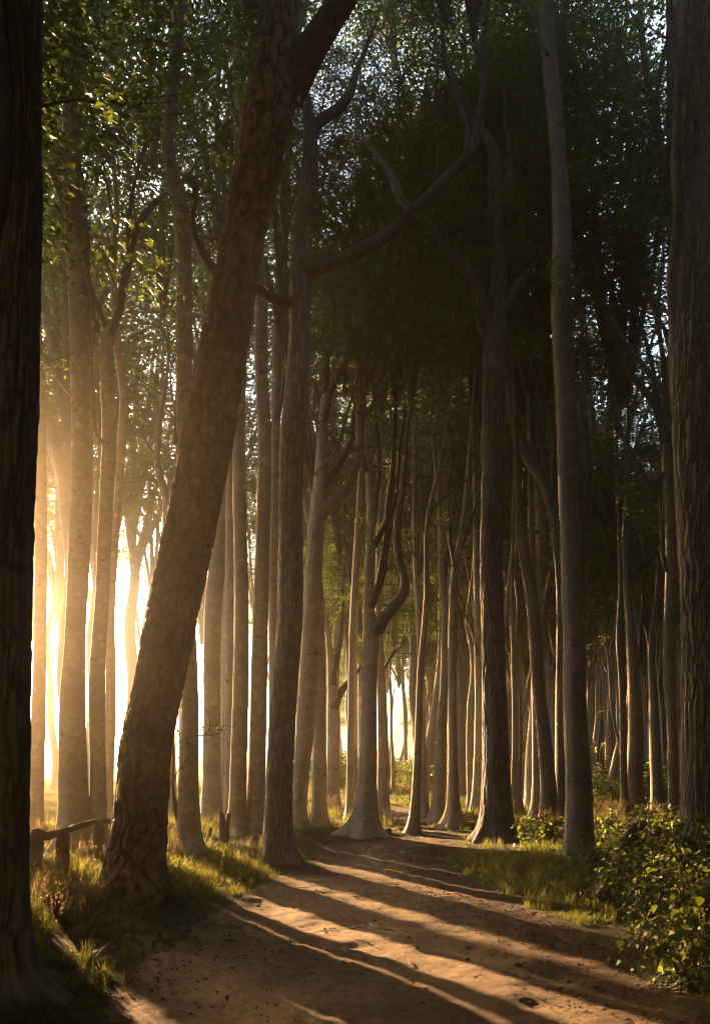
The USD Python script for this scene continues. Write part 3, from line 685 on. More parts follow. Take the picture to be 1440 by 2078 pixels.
# ------------------------------------------------------------------ the trees further back
def back_trunk(seed, r, h, fork):
    rng = np.random.default_rng(seed)
    n = 7
    z = np.linspace(-0.3, h, n)
    wx, wy = np.cumsum(rng.normal(0, 0.13, n)), np.cumsum(rng.normal(0, 0.13, n))
    pts = np.c_[wx - wx[1], wy - wy[1], z]
    out = [(pts, r * np.linspace(1.12, 0.55, n))]
    for k in range(fork):
        a = rng.uniform(0.45, 0.85)
        i0 = int(a * (n - 1))
        az = rng.uniform(0, 2 * PI)
        d = np.array([math.cos(az), math.sin(az), 0])
        p0 = pts[i0]
        hh = h - p0[2] + rng.uniform(-0.5, 1.2)
        b = np.array([p0, p0 + d * 0.3 + [0, 0, 0.25 * hh], p0 + d * 0.75 + [0, 0, 0.6 * hh] + rng.normal(0, 0.1, 3), p0 + d * rng.uniform(0.8, 1.5) + [0, 0, hh]])
        out.append((b, r * np.array([0.6, 0.5, 0.4, 0.25])))
    return out


su_, sv_ = np.array([math.sin(SUN_AZ), math.cos(SUN_AZ)]), np.array([math.cos(SUN_AZ), -math.sin(SUN_AZ)])
FORMS = []
for k, (r, h, fork) in enumerate([(0.13, 7.5, 1), (0.17, 8.0, 2), (0.11, 7.0, 0), (0.20, 8.5, 2), (0.14, 6.5, 3), (0.10, 7.2, 1), (0.16, 7.8, 1)]):
    name = f"/World/tree_form_{'abcdefg'[k]}"
    stage.CreateClassPrim(name)
    segs = back_trunk(300 + k, r, h, fork)
    rng = np.random.default_rng(700 + k)
    ph = rng.uniform(0, 6)

    def foot(TH, S, R):
        hh = np.maximum(S - 0.3, 0)
        return R * (0.5 * np.exp(-hh / 0.2) * (0.6 + 0.5 * np.cos(5 * TH + ph)) + 0.05 * np.sin(2 * TH + S)), 0 * TH
    m, tn = tube(*segs[0], 12, 0.18, foot, lump=0.14, seed=k)
    part("trunk", m, "beech_bark", name, attr=tn)
    for s in segs[1:]:
        part("branch", tube(*s, 8, 0.2, lump=0.2, seed=k)[0], "beech_bark", name)
    w, lv = CROWNS[k % 4]
    sc = [0.95, 1.05, 0.85, 1.1, 0.9, 0.8, 1.0][k]
    part("crown", (lv[0] * sc + [segs[0][0][-1][0], segs[0][0][-1][1], h - 1.8], lv[1]), "beech_leaf", name, smooth=False)
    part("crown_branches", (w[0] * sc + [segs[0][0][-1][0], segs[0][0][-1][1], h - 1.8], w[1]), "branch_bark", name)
    FORMS.append(name)

rng = np.random.default_rng(11)
taken = [np.array([P(kw["pts"][0][0], kw["base_py"], depth(kw["base_py"]))[k] for k in (0, 1)]) for kw in exec_trees]
bands = [  # number, px range, depth range, label, group
    (15, (-60, 430), (24, 44), "slender beech dissolving in the golden glare behind the left trunks", "beeches in the golden glare at the left", 2.3, (1.3, 1.6)),
    (7, (430, 640), (24, 46), "hazy beech in the warm light behind the row of trunks left of the path", "hazy beeches behind the left row", 2.4, (0.95, 1.4)),
    (38, (640, 980), (26, 72), "sunlit hazy beech beyond the bend of the path in the middle", "hazy beeches beyond the path's bend", 2.2, (1.1, 1.6)),
    (14, (610, 990), (34, 60), "low leafy young beech glowing yellow-green beyond the path's bend", "young beeches beyond the bend", 1.6, (0.5, 0.7)),
    (80, (980, 1560), (20, 62), "thin grey beech in the dim wood behind the right trunks", "thin beeches in the dim wood at the right", 1.7, (0.95, 1.35))]
for n, (a, b), (d0, d1), label, group, gap, (s0, s1) in bands:
    k = tries = 0
    while k < n and tries < 4000:
        tries += 1
        D = math.sqrt(rng.uniform(d0 * d0, d1 * d1))
        px = rng.uniform(a, b)
        x = (px - CX) / F * D
        pos = np.array([x, D])
        if min(np.linalg.norm(pos - q) for q in taken) < gap or float(path_dist(np.array([x]), np.array([D]))[0]) < 0.8:
            continue
        if 738 < px < 848 and D > 22:
            continue
        u = x * math.cos(SUN_AZ) - D * math.sin(SUN_AZ)
        if b <= 1000 and (3.7 < u < 4.2 or 4.5 < u < 5.0 or 5.4 < u < 5.9 or 6.3 < u < 7.0 or 8.2 < u < 10.6 or 12.6 < u < 14.6):
            continue
        taken.append(pos)
        lab, grp = label, group
        if a == 980:
            where = ("between the dark straight oak and the pale-edged beech" if px < 1160 else "between the pale-edged beech and the massive right oak" if px < 1370 else "behind the massive right oak at the photo's edge")
            how = "thin dim far beech" if D > 40 else "slender grey beech"
            lab, grp = f"{how} {where}", f"{how} {where}"
        elif (a, b) == (640, 980):
            where = "left of the big flared beech" if px < 745 else "right of the mottled crooked beech"
            how = "faint far hazy beech" if D > 45 else "sunlit hazy beech"
            lab, grp = f"{how} beyond the path's bend, {where}", f"{how}, {where}"
        t = thing("beech_tree", lab, "tree", (x, D, zg(x, D) - 0.02), rng.uniform(0, 2 * PI), grp)
        s = rng.uniform(s0, s1)
        UsdGeom.Xformable(t).AddScaleOp().Set((s * rng.uniform(0.8, 1.1), s * rng.uniform(0.8, 1.1), s * rng.uniform(0.95, 1.2)))
        t.GetReferences().AddInternalReference(FORMS[int(rng.integers(0, 7))])
        t.SetInstanceable(True)
        k += 1


q = 5.15 * sv_ + 21.5 * su_  # extra trunk added on a sun line to throw shade across the path
t = thing("beech_tree", "stout trunk added almost hidden behind the tall golden beech to shade the path", "tree", (q[0], q[1], zg(q[0], q[1]) - 0.02), 1.0)
UsdGeom.Xformable(t).AddScaleOp().Set((1.3, 1.3, 1.45))
t.GetReferences().AddInternalReference(FORMS[3])
t.SetInstanceable(True)
for k, (px, D, fk, sx) in enumerate([(766, 38, 5, 0.8), (781, 47, 2, 0.8), (797, 36, 5, 0.7), (812, 52, 2, 0.9), (823, 42, 0, 0.7), (789, 60, 5, 1.0)]):
    x = (px - CX) / F * D
    t = thing("beech_tree", "thin pale stem standing in the bright clearing at the far end of the path", "tree", (x, D, zg(x, D) - 0.02), 1.3 * k, "thin stems in the bright clearing")
    UsdGeom.Xformable(t).AddScaleOp().Set((sx, sx, 1.15))
    t.GetReferences().AddInternalReference(FORMS[fk])
    t.SetInstanceable(True)


def instancer(name, protos, pos, rot, scale, which, label, cat):
    """protos: list of (mesh list of (name, mesh, material)); one PointInstancer of stuff."""
    pi = UsdGeom.PointInstancer.Define(stage, numbered(name))
    path = str(pi.GetPath())
    for k, meshes in enumerate(protos):
        x = UsdGeom.Xform.Define(stage, f"{path}/form_{'abcdefgh'[k]}")
        for nm, m, mat in meshes:
            part(nm, m, mat, str(x.GetPath()), smooth=False)
        pi.CreatePrototypesRel().AddTarget(x.GetPath())
    n = len(pos)
    pi.CreatePositionsAttr(Vt.Vec3fArray.FromNumpy(np.asarray(pos, np.float32)))
    pi.CreateProtoIndicesAttr(Vt.IntArray.FromNumpy(np.asarray(which, np.int32)))
    pi.CreateScalesAttr(Vt.Vec3fArray.FromNumpy(np.asarray(scale, np.float32)))
    pi.CreateOrientationsAttr(Vt.QuathArray([Gf.Quath(float(math.cos(a / 2)), 0, 0, float(math.sin(a / 2))) for a in rot]))
    return tag(pi.GetPrim(), label, cat, kind="stuff")


# the wood beyond, which reads as one mass
rng = np.random.default_rng(5)
pos = []
for _ in range(4000):
    D = math.sqrt(rng.uniform(60 ** 2, 135 ** 2))
    px = rng.uniform(640, 2300)
    x = (px - CX) / F * D
    if (px < 900 and D < 90) or 690 < px < 890 or (pos and np.min(np.linalg.norm(np.array(pos)[:, :2] - [x, D], axis=1)) < 2.6):
        continue
    pos.append((x, D, -0.2))
    if len(pos) >= 330:
        break
n_far = len(pos)


def fill(m, make, gap, ok):
    """The wood goes on outside the picture: beside and behind the camera, and on the sun's side up to the open edge; partly added to block light."""
    k = tries = 0
    while k < m and tries < 6000:
        tries += 1
        x, y = make()
        if not ok(x, y) or np.min(np.linalg.norm(np.array(pos)[:, :2] - [x, y], axis=1)) < gap or float(path_dist(np.array([x]), np.array([y]))[0]) < 0.9:
            continue
        pos.append((x, y, zg(x, y) - 0.05))
        k += 1


su, sv = np.array([math.sin(SUN_AZ), math.cos(SUN_AZ)]), np.array([math.cos(SUN_AZ), -math.sin(SUN_AZ)])
fill(95, lambda: (rng.uniform(7, 36), rng.uniform(-16, 26)), 2.3, lambda x, y: x > 0.4235 * y + 2.6)
fill(85, lambda: (rng.uniform(-24, 12), rng.uniform(-30, 1.5)), 2.3, lambda x, y: math.hypot(x, y) > 2.5 and x < 0.5 * abs(y) + 30)
fill(95, lambda: (rng.uniform(-50, 60), rng.uniform(-62, 20)), 2.6, lambda x, y: math.hypot(x, y) > 24 and (x > 0.5 * abs(y) or y < -14) and x > -0.4235 * y - 40)
n_tall = len(pos)
fill(190, lambda: (rng.uniform(-40, 45), rng.uniform(-42, 30)), 1.9, lambda x, y: math.hypot(x, y) > 13 and (x > 0.4235 * abs(y) + 12 or y < -9) and x > -0.4235 * y - 30)  # low crowns without trunks, added unseen to cut skylight on the trunks
n_low = len(pos)
for _ in range(400):
    D, px = rng.uniform(58, 75), rng.uniform(905, 1900)
    x = (px - CX) / F * D
    if np.min(np.linalg.norm(np.array(pos)[n_low - 1:, :2] - [x, D], axis=1)) > 2.2:
        pos.append((x, D, -0.1))
fill(45, lambda: tuple(rng.uniform(-30, -5.0) * sv + rng.uniform(5, 16) * su), 1.8, lambda x, y: x < -0.4235 * y - 4.2 and y < 0.5)  # more unseen low crowns, added to keep sun off the wood behind the camera
n_low2 = len(pos)
fill(11, lambda: tuple(np.array([0, 6.0]) + rng.uniform(4, 40) * su + rng.uniform(-34, 14) * sv), 2.9, lambda x, y: x < -0.4235 * y - 2.2 and x < -4 and (x * sv[0] + y * sv[1] < -2 or x * sv[0] + y * sv[1] > 9))
n_veil = len(pos)
for u, d in [(-0.5, 8.0), (-2.4, 8.5), (0.1, 10.5), (0.45, 13.5)]:  # unseen leafy crowns added to shade the air before the near left trunk
    q = u * sv + d * su
    pos.append((q[0], q[1], zg(q[0], q[1])))
n_sun = len(pos)
for u, d in [(2.1, 14.5), (1.95, 20.0), (1.12, 11.5), (-0.2, 6.8), (0.3, 8.2), (0.75, 9.8), (-0.4, 9.0), (-1.4, 12.0), (-2.4, 8.0), (-4.0, 10.0), (-6.0, 11.0), (-0.8, 16.0), (-3.2, 17.0)]:  # unseen trees added on sun lines to shade the near path and air
    q = u * sv + d * su
    pos.append((q[0], q[1], zg(q[0], q[1]) - 0.05))
pos = np.array(pos)
protos = []
for k in (0, 1, 3, 4):
    segs = back_trunk(300 + k, [0.13, 0.17, 0, 0.20, 0.14][k], [7.5, 8, 0, 8.5, 6.5][k], 1)
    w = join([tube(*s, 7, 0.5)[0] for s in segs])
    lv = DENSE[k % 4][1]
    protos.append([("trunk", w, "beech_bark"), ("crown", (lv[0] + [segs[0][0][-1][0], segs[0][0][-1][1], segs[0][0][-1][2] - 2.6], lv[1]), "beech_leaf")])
n = len(pos)
sc = rng.uniform(0.9, 1.35, n)
kinds = rng.integers(0, 4, n)
kinds[n_tall:n_low2] = 4
sc[n_sun:] = 1.45
sc[n_sun + 6:] = 0.95
kinds[n_sun:] = 2
sc[n_far:n_tall] *= 1.2
scz = sc * rng.uniform(0.95, 1.15, n)
scz[n_low2:n_veil] = 1.3
kinds[n_veil:n_sun] = 4
sc[n_veil:n_sun] = [0.34, 0.45, 0.36, 0.36]
scz[n_veil:n_sun] = 0.8
scz[n_sun:] = 1.6
scz[n_sun + 6:] = 1.0
lv = DENSE[0][1]
protos.append([("crown", (lv[0] * [1.0, 1.0, 0.85] + [0, 0, 0.35], lv[1]), "beech_leaf")])
instancer("distant_wood", protos, pos, rng.uniform(0, 2 * PI, n), np.c_[sc, sc, scz], kinds, "dense dim wood far behind on the right, and unseen trees added to block light", "wood")

# ------------------------------------------------------------------ grass, litter
def tuft(seed, n, h, spread, width, lean):
    rng = np.random.default_rng(seed)
    parts = []
    for _ in range(n):
        a, rr = rng.uniform(0, 2 * PI), spread * math.sqrt(rng.uniform())
        b = np.array([math.cos(a) * rr, math.sin(a) * rr, -0.02])
        az = rng.uniform(0, 2 * PI)
        d = np.array([math.cos(az), math.sin(az), 0])
        s = np.array([-d[1], d[0], 0])
        H, L, w = h * rng.uniform(0.5, 1.15), lean * rng.uniform(0.2, 1.2), width * rng.uniform(0.7, 1.2)
        t = np.array([0, 0.4, 0.75, 1.0])
        c = b + d * (L * h * t ** 2)[:, None] + np.array([0, 0, 1.0]) * (H * (t - 0.25 * L * t ** 2))[:, None]
        ww = w * np.array([1.0, 0.85, 0.5])
        v = np.vstack([[c[k] - s * ww[k] / 2, c[k] + s * ww[k] / 2] for k in range(3)] + [c[3:4]])
        f = np.array([[0, 1, 3], [0, 3, 2], [2, 3, 5], [2, 5, 4], [4, 5, 6]])
        parts.append((v, f))
    return join(parts)


def seedhead(seed, n, h):
    rng = np.random.default_rng(seed)
    parts = []
    for _ in range(n):
        a = rng.uniform(0, 2 * PI)
        lean = rng.uniform(0.05, 0.3) * h
        H = h * rng.uniform(0.75, 1.1)
        d = np.array([math.cos(a), math.sin(a), 0])
        b = np.array([rng.normal(0, 0.05), rng.normal(0, 0.05), 0])
        pts = np.array([b, b + d * lean * 0.3 + [0, 0, H * 0.55], b + d * lean + [0, 0, H]])
        parts.append(tube(pts, [0.0016, 0.0013, 0.0008], 3, h / 4, cap=False)[0])
        m = 14
        t = rng.uniform(0.0, 1, m)
        c = pts[1] + (pts[2] - pts[1]) * (0.45 + 0.6 * t)[:, None] + rng.normal(0, 0.012, (m, 3)) * (1.2 - t)[:, None]
        L = rng.uniform(0.012, 0.022, m)
        parts.append(leaves_mesh(c, rng.normal(0, 1, (m, 3)), np.tile([0, 0, 1.0], (m, 1)) + rng.normal(0, 0.4, (m, 3)), L, L * 0.35))
    return join(parts)


rng = np.random.default_rng(77)


def scatter(n, y0, y1, power, margin=0.06):
    D = (rng.uniform(0, 1, n) * (y1 ** power - y0 ** power) + y0 ** power) ** (1 / power)
    x = rng.uniform(-(0.4235 + margin), 0.4235 + margin, n) * D
    return x, D


x, y = scatter(26000, 4.4, 45, 1.15)
d = path_dist(x, y)
q = np.stack([x, y, 0 * x], -1)
dens = meshkit.fbm(q * 0.6, 3, 31)
keep = (d > 0.02 + 0.3 * (meshkit.fbm(q * 1.7, 2, 4) - 0.4)) & (rng.uniform(0, 1, len(x)) < smoothstep(0.32, 0.55, dens) * 0.85 + 0.15)
bare = (x < -0.4) & (x > -1.7) & (y < 8.6) & (d < 0.7)                       # trodden earth at the foot of the pine
keep &= ~(bare & (rng.uniform(0, 1, len(x)) < 0.75))
x, y, d, dens = x[keep], y[keep], d[keep], dens[keep]
z = ground_z(x, y, d)
s = (0.55 + 0.6 * rng.uniform(0, 1, len(x)) * smoothstep(-0.1, 1.0, d)) * (0.7 + 0.6 * dens)
protos = [[("blades", tuft(1, 34, 0.16, 0.10, 0.006, 0.5), "grass_blade")], [("blades", tuft(2, 30, 0.24, 0.10, 0.006, 0.6), "grass_blade")],
          [("blades", tuft(3, 44, 0.11, 0.14, 0.006, 0.6), "grass_blade")], [("blades", tuft(4, 20, 0.32, 0.08, 0.007, 0.9), "grass_blade")]]
which = rng.choice(4, len(x), p=[0.36, 0.26, 0.3, 0.08])
instancer("grass", protos, np.c_[x, y, z], rng.uniform(0, 2 * PI, len(x)), np.c_[s, s, s], which, "green grass growing along both sides of the path and round the trunks", "grass")

x, y = scatter(4200, 6.5, 40, 1.0)
d = path_dist(x, y)
keep = (d > 0.3) & (rng.uniform(0, 1, len(x)) < smoothstep(0.42, 0.6, meshkit.fbm(np.stack([x, y, 0 * x], -1) * 0.5, 2, 51)))
x, y, d = x[keep], y[keep], d[keep]
n = len(x)
s = rng.uniform(0.6, 1.1, n)
instancer("seed_grass", [[("stalks", seedhead(k, 7, 0.42), "dry_grass")] for k in range(3)], np.c_[x, y, ground_z(x, y, d)], rng.uniform(0, 2 * PI, n), np.c_[s, s, s], rng.integers(0, 3, n),
          "dry seed stalks standing above the sunlit grass", "dry grass")

x, y = scatter(42000, 4.3, 26, 0.8)
d = path_dist(x, y)
right = smoothstep(-0.5, 1.2, x - 0.0)
pr = np.where(d < 0, 0.012 + smoothstep(-1.3, 0.0, d) * (0.12 + 0.88 * right) * smoothstep(0.3, 0.6, meshkit.fbm(np.stack([x * 1.9, y * 1.4, 0 * x], -1), 3, 71)), 0.35 * np.exp(-np.maximum(d, 0) / 2.0) + 0.06)
keep = rng.uniform(0, 1, len(x)) < pr
x, y, d = x[keep], y[keep], d[keep]
n = len(x)
L = rng.uniform(0.013, 0.042, n)
nr = np.c_[rng.normal(0, 0.45, n), rng.normal(0, 0.45, n), np.ones(n)]
lv = leaves_mesh(np.c_[x, y, ground_z(x, y, d) + 0.008 + L * 0.12], nr, rng.normal(0, 1, (n, 3)), L, L * rng.uniform(0.4, 0.7, n), 0.4)
tag(part("leaf_litter", lv, "fallen_leaf", smooth=False), "reddish brown fallen leaves scattered over the path, thickest along its right edge", "leaf litter", kind="stuff")

x, y = scatter(5200, 4.3, 20, 0.9)
d = path_dist(x, y)
keep = (d < 0.5) & (rng.uniform(0, 1, len(x)) < 0.05 + 0.5 * smoothstep(0.48, 0.62, meshkit.fbm(np.stack([x * 1.3, y, 0 * x], -1), 3, 61)))
x, y, d = x[keep], y[keep], d[keep]
z = ground_z(x, y, d)
bits = []
for k in range(len(x)):
    c = np.array([x[k], y[k], z[k]])
    if k % 3 == 0:                                              # a broken twig
        a = rng.uniform(0, 2 * PI)
        L = rng.uniform(0.04, 0.16)
        e = np.array([math.cos(a), math.sin(a), rng.normal(0, 0.08)]) * L
        bits.append(tube([c - e / 2 + [0, 0, 0.004], c + rng.normal(0, 0.008, 3) + [0, 0, 0.008], c + e / 2 + [0, 0, 0.005]], [0.003, 0.003, 0.0015], 4, L / 2)[0])
    else:                                                       # a crumb of earth or a pebble
        r = rng.uniform(0.005, 0.017)
        o = np.array([[1, 0, 0], [0, 1, 0], [-1, 0, 0], [0, -1, 0], [0, 0, 0.7], [0, 0, -0.6]]) * r * rng.uniform(0.7, 1.3, (6, 1))
        bits.append((o + c + [0, 0, r * 0.3], np.array([[0, 1, 4], [1, 2, 4], [2, 3, 4], [3, 0, 4], [1, 0, 5], [2, 1, 5], [3, 2, 5], [0, 3, 5]])))
tag(part("path_debris", join(bits), "dead_wood", smooth=False), "small broken twigs and crumbs of earth strewn over the path", "debris", kind="stuff")

# ------------------------------------------------------------------ brambles
def lobed_leaf(L, W, rng):
    """A toothed, folded, slightly drooping bramble leaf of 10 triangles; along +x, normal +z."""
    xs = np.array([0, 0.2, 0.45, 0.72, 1.0])
    wid = np.array([0, 0.42, 0.5, 0.32, 0]) * rng.uniform(0.9, 1.1, 5)
    droop = -0.28 * xs ** 2
    mid = np.c_[xs * L, 0 * xs, droop * L]
    le = np.c_[(xs - 0.05) * L, wid * W, droop * L + 0.18 * wid * W]
    ri = np.c_[(xs - 0.05) * L, -wid * W, droop * L + 0.18 * wid * W]
    v = np.vstack([mid, le[1:4], ri[1:4]])
    f = [[0, 1, 5], [1, 6, 5], [1, 2, 6], [2, 7, 6], [2, 3, 7], [3, 4, 7], [0, 8, 1], [1, 8, 9], [1, 9, 2], [2, 9, 10], [2, 10, 3], [3, 10, 4]]
    f = [[0, 1, 5], [1, 2, 6], [1, 6, 5], [2, 3, 7], [2, 7, 6], [3, 4, 7], [0, 8, 1], [1, 8, 9], [1, 9, 2], [2, 9, 10], [2, 10, 3], [3, 10, 4]]
    return v, np.array(f)


def bush(name, label, cat, px, py, rx, ry, h, n, size, seed, singles=200, mat="bramble_leaf"):
    rng = np.random.default_rng(seed)
    g = G(px, py)
    z0 = zg(*g)
    t = thing(name, label, cat, (g[0], g[1], z0))
    ms = []
    hubs = []
    for k in range(int(10 + n / 30)):
        a = rng.uniform(0, 2 * PI)
        u = rng.uniform(0.35, 1.0)
        b = np.array([rng.normal(0, 0.25 * rx), rng.normal(0, 0.25 * ry), -0.03])
        e = np.array([math.cos(a) * rx * u, math.sin(a) * ry * u, h * rng.uniform(0.15, 0.75) * math.sqrt(max(0.1, 1.1 - u * u))])
        m = (b + e) / 2 + [0, 0, h * rng.uniform(0.25, 0.55)]
        pts = np.array([b, (b + m) / 2 + rng.normal(0, 0.03, 3), m, e])
        part("stem", tube(pts, [0.007, 0.006, 0.005, 0.003], 5, 0.12)[0], "dead_wood", t)
        hubs.append(resample(pts, np.ones(4), 0.05)[0])
    hubs = np.vstack(hubs)
    tt = hubs[rng.integers(0, len(hubs), n)] + rng.normal(0, 0.085, (n, 3))
    tt[:, 2] = np.abs(tt[:, 2]) + 0.02
    order = np.argsort(np.linalg.norm(tt + [g[0], g[1], z0 - EYE], axis=1) - 0.5 * tt[:, 2])
    rest = []
    for k, i in enumerate(order):
        c = tt[i]
        L = size * rng.uniform(0.4, 1.2)
        v, f = lobed_leaf(L, L * rng.uniform(0.7, 0.95), rng)
        nrm = np.array([c[0] / rx * 0.5, c[1] / ry * 0.5, 0.75]) + rng.normal(0, 0.42, 3)
        nrm /= np.linalg.norm(nrm)
        dr = np.array([c[0], c[1], -0.25]) + rng.normal(0, 0.5, 3)
        dr -= dr.dot(nrm) * nrm
        dr /= np.linalg.norm(dr)
        v = c + v @ np.array([dr, np.cross(nrm, dr), nrm])
        if k < singles:
            part("leaf", (v, f), mat, t)
        else:
            rest.append((v, f))
    if rest:
        tag(part("inner_leaves", join(rest), mat, t), kind="stuff")
    return t


bush("bramble_bush", "bramble at the lower right corner of the photo, its yellow-green sprays hanging toward the path", "bush", 1425, 2010, 0.6, 0.65, 0.6, 900, 0.058, 1, 300)
bush("bramble_bush", "middle bramble mound at the right edge, behind the corner bramble", "bush", 1400, 1925, 0.75, 0.7, 0.85, 1300, 0.058, 2, 300)
bush("bramble_bush", "bramble sprawling over the mossy leaning log, with large bright leaves", "bush", 1300, 1860, 0.5, 0.6, 0.75, 1000, 0.064, 3, 300)
bush("bramble_bush", "dark bramble mound in front of the massive right oak", "bush", 1410, 1850, 0.9, 0.7, 1.0, 1300, 0.06, 4, 280)
bush("bramble_bush", "low bramble in the shade at the foot of the big pale-edged beech", "bush", 1205, 1785, 0.4, 0.4, 0.4, 420, 0.06, 5, 200)
bush("bramble_bush", "small sunlit bramble between the dark straight oak and the pale-edged beech", "bush", 1112, 1728, 0.65, 0.5, 0.5, 800, 0.062, 6, 200)
bush("bramble_bush", "bramble behind the mossy log, between the pale-edged beech and the right oak", "bush", 1285, 1755, 1.2, 0.8, 0.75, 1000, 0.062, 7, 200)
bush("bramble_bush", "bramble reaching up beside the stem left of the massive oak", "bush", 1400, 1775, 0.9, 0.7, 0.95, 1000, 0.062, 8, 160)

# far undergrowth bushes: instances of one leafy form
stage.CreateClassPrim("/World/shrub_form")
rngb = np.random.default_rng(9)
n = 2600
a = rngb.normal(0, 1, (n, 3))
a /= np.linalg.norm(a, axis=1, keepdims=True)
c = a * (rngb.uniform(0, 1, n) ** 0.4)[:, None] * [1.0, 1.0, 0.75]
c *= (0.8 + 0.5 * meshkit.fbm(a * 1.8 + 7, 3, 3))[:, None]
c[:, 2] = np.abs(c[:, 2] + 0.55)
L = rngb.uniform(0.07, 0.14, n)
part("foliage", leaves_mesh(c, a + [0, 0, 0.8] + rngb.normal(0, 0.4, (n, 3)), a + rngb.normal(0, 0.6, (n, 3)), L, L * 0.7), "bramble_leaf", "/World/shrub_form", smooth=False)
part("stems", join([tube([[0, 0, -0.05], e * 0.5 + [0, 0, 0.3], e + [0, 0, 0.5]], [0.02, 0.014, 0.006], 4, 0.3)[0] for e in a[:9] * [0.6, 0.6, 0.4]]), "dead_wood", "/World/shrub_form")
for px, D, s, label, group in [
        (800, 46, 1.1, "backlit hazy bush in the gap beyond the path's bend", "bushes beyond the path's bend"), (862, 38, 1.2, "backlit hazy bush in the gap beyond the path's bend", "bushes beyond the path's bend"),
        (930, 33, 1.5, "backlit hazy bush in the gap beyond the path's bend", "bushes beyond the path's bend"), (690, 36, 1.5, "backlit hazy bush in the gap beyond the path's bend", "bushes beyond the path's bend"),
        (985, 36, 1.5, "backlit hazy bush in the gap beyond the path's bend", "bushes beyond the path's bend"), (760, 44, 1.1, "backlit hazy bush in the gap beyond the path's bend", "bushes beyond the path's bend"),
        (1235, 22, 0.75, "dim low bush between the thin trunks of the right wood", "low bushes in the right wood"), (1320, 24, 0.9, "dim low bush between the thin trunks of the right wood", "low bushes in the right wood"),
        (1130, 28, 0.9, "dim low bush between the thin trunks of the right wood", "low bushes in the right wood"), (1400, 26, 1.0, "dim low bush between the thin trunks of the right wood", "low bushes in the right wood"),
        (1270, 30, 1.1, "dim low bush between the thin trunks of the right wood", "low bushes in the right wood"), (1060, 33, 1.0, "dim low bush between the thin trunks of the right wood", "low bushes in the right wood")]:
    x = (px - CX) / F * D
    t = thing("shrub", label, "bush", (x, D, zg(x, D) - 0.05), rngb.uniform(0, 6), group)
    UsdGeom.Xformable(t).AddScaleOp().Set((s * 1.2, s, s * rngb.uniform(0.85, 1.15)))
    t.GetReferences().AddInternalReference("/World/shrub_form")
    t.SetInstanceable(True)

# ------------------------------------------------------------------ dead wood, fence, stumps
def wood(name, label, cat, lines, D, seed, mat="dead_wood", names=None, jag=0.0):
    """lines: list of [(px, py, width px, depth offset)...]; the first point gives the base."""
    f0 = P(lines[0][0][0], lines[0][0][1], D)
    off = np.array([f0[0], f0[1], zg(f0[0], f0[1])])
    t = thing(name, label, cat, off)
    for k, line in enumerate(lines):
        pts = np.array([P(px, py, D + dy) for px, py, w, dy in line])
        r = np.array([w / 2 / F * (D + dy) for px, py, w, dy in line])
        sh = cells(float(np.median(r)), 4.0, 0.035, 0.16, seed + k, 0.5)(min(0.01, 0.2 * float(np.median(r))), 0.006, 0.006)
        m, tn = tube(pts, r, 20, 0.03, sh, lump=0.4, seed=seed + k)
        if jag:
            v = m[0]
            top = v[:, 2] > v[:, 2].max() - jag
            v[top, 2] -= jag * 0.9 * meshkit.noise(v[top] * [38, 38, 0], seed)
        part((names or ["trunk"] * 9)[k], m, mat, t, attr=tn, off=off)
    return t


Df = 10.0
wood("rail_fence", "rough wooden rail on three round posts between the dark near trunk and the leaning pine", "fence",
     [[(68, 1832, 30, -0.6), (72, 1770, 28, -0.6), (76, 1700, 26, -0.6), (78, 1685, 25, -0.6)], [(20, 1712, 12, -0.7), (55, 1703, 13, -0.62), (90, 1698, 17, -0.5), (130, 1688, 14, -0.1), (165, 1676, 12, 0.2), (195, 1668, 12, 0.5), (224, 1667, 13, 0.8)],
      [(127, 1795, 28, 0.0), (127, 1740, 28, 0.0), (128, 1693, 26, 0.0)], [(200, 1775, 22, 0.55), (200, 1720, 21, 0.55), (200, 1672, 21, 0.55)]], Df, 500, names=["post", "rail", "post", "post"])
wood("rotten_log", "dark rotten hollow log slanting through the sunlit grass beside the dark near trunk", "log", [[(196, 1930, 48, 0.5), (172, 1905, 44, 0.4), (140, 1872, 36, 0.25), (112, 1838, 26, 0.1), (97, 1824, 22, 0.0)], [(165, 1935, 52, -0.1), (160, 1905, 46, -0.1), (158, 1884, 30, -0.1)],
                                   [(176, 1900, 14, -0.1), (186, 1876, 10, -0.15), (198, 1856, 8, -0.15), (208, 1850, 6, -0.1)]], 6.9, 510, names=["trunk", "stub", "root"])
wood("broken_stump", "jagged broken stump with two prongs in front of the spotted grey beech", "stump", [[(452, 1722, 18, 0), (452, 1690, 15, 0), (450, 1655, 12, 0), (449, 1645, 9, 0)], [(460, 1716, 12, 0.1), (461, 1680, 10, 0.1), (464, 1650, 9, 0.1)]], 13.6, 520, names=["prong", "prong"], jag=0.06)
wood("broken_stump", "short splintered stump between the pale beech and the ridged oak", "stump", [[(512, 1735, 20, 0), (515, 1712, 16, 0), (518, 1694, 12, 0)]], 13.0, 523, names=["prong"], jag=0.05)
wood("fallen_log", "dark mossy fallen log lying between the wavy beech and the ridged oak", "log", [[(412, 1716, 34, 0.5), (440, 1728, 40, 0.3), (480, 1738, 42, 0.0), (516, 1746, 38, -0.2)], [(420, 1712, 12, 0.3), (424, 1695, 8, 0.3), (428, 1680, 6, 0.3)]], 12.4, 525, names=["trunk", "snag"])
wood("tree_stump", "small sawn stump on the grass right of the flared beech", "stump", [[(787, 1702, 18, 0), (787, 1692, 15, 0), (787, 1682, 14, 0)]], 15.9, 528, names=["trunk"])
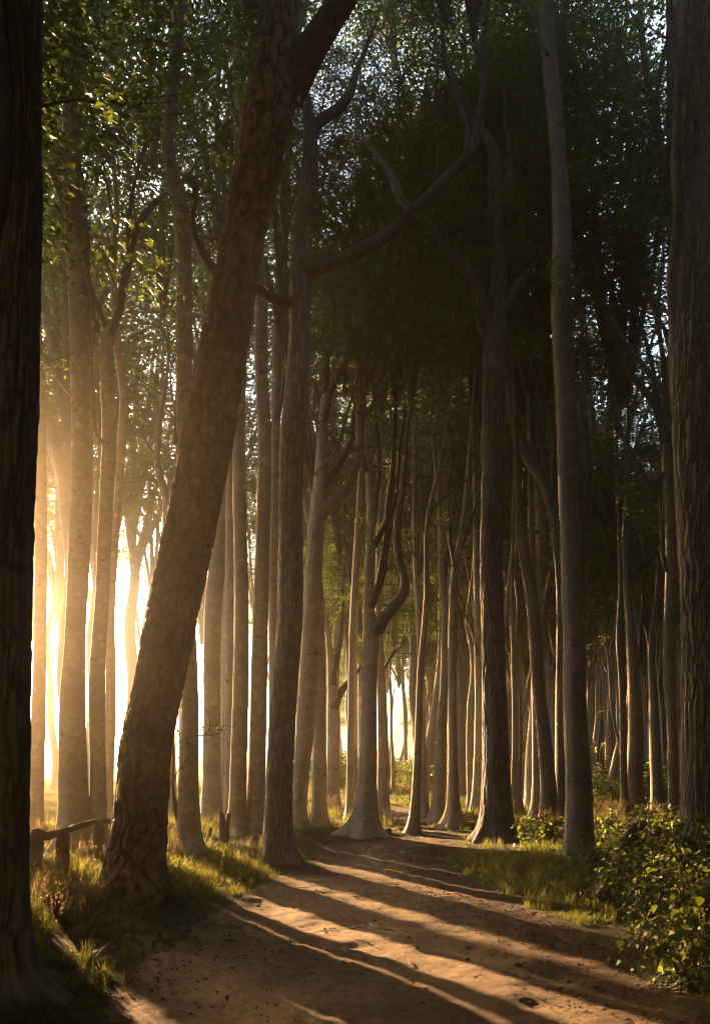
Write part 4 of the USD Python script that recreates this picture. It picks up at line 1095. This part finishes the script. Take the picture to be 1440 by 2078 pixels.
wood("fallen_log", "short dark log on the grass in front of the flared beech's left roots", "log", [[(690, 1701, 10, 0.2), (702, 1697, 13, 0.1), (716, 1697, 12, 0.0), (722, 1699, 8, -0.1)]], 15.6, 531, names=["trunk"])
wood("fallen_log", "low mossy root log along the grass edge right of the ridged oak", "log", [[(600, 1706, 10, 0.3), (615, 1705, 13, 0.2), (635, 1710, 10, 0)]], 14.6, 533, names=["trunk"])
wood("leaning_log", "mossy broken log leaning out of the brambles at the right", "log", [[(1215, 1825, 26, -0.2), (1242, 1770, 24, -0.1), (1264, 1720, 22, 0.0), (1280, 1690, 18, 0.1), (1287, 1672, 10, 0.15)], [(1284, 1705, 14, 0.1), (1298, 1682, 14, 0.2), (1306, 1668, 12, 0.25)]], 8.2, 535, names=["trunk", "snag"])

rng = np.random.default_rng(44)
for k, (px, py, w, label) in enumerate([(950, 1914, 13, "dark clod of earth on the sunlit middle of the path"), (948, 1945, 10, "flat dark clod nearer the camera than the middle clod on the path"), (1052, 1958, 16, "bark chip on the path's right half beside the leaf litter"),
                                        (1025, 1927, 9, "small pale stone on the path's right half"), (846, 1921, 8, "small stone on the sunlit patch left of the dark clod"), (523, 1832, 7, "small stone on the shaded path near the pine's shadow")]):
    g = G(px, py)
    s = w / F * g[1] / 2
    import trimesh
    ico = trimesh.creation.icosphere(2, 1.0)
    v = np.array(ico.vertices)
    v *= (0.7 + 0.6 * meshkit.fbm(v * 1.6 + k * 9, 3, k))[:, None]
    v = v * [s, s * 0.8, s * 0.55]
    o = part("clod" if "clod" in label else "bark_chip" if "chip" in label else "stone", (v + [g[0], g[1], zg(*g) + s * 0.25], np.array(ico.faces)), "dead_wood" if k != 3 else "path_earth")
    tag(o, label, "clod" if "clod" in label else "bark chip" if "chip" in label else "stone")

# ------------------------------------------------------------------ the hazy air
x0, x1, y0, y1, z0, z1 = gx[0] - 3, gx[-1] + 3, gy[0] - 3, gy[-1] + 3, -2.2, 27.0
v = np.array([[x, y, z] for x in (x0, x1) for y in (y0, y1) for z in (z0, z1)])
f = np.array([[0, 1, 3], [0, 3, 2], [4, 6, 7], [4, 7, 5], [0, 4, 5], [0, 5, 1], [2, 3, 7], [2, 7, 6], [0, 2, 6], [0, 6, 4], [1, 5, 7], [1, 7, 3]])
tag(part("haze", (v, f), "haze_air", smooth=False), "thin golden morning haze between the trees", "haze", kind="stuff")
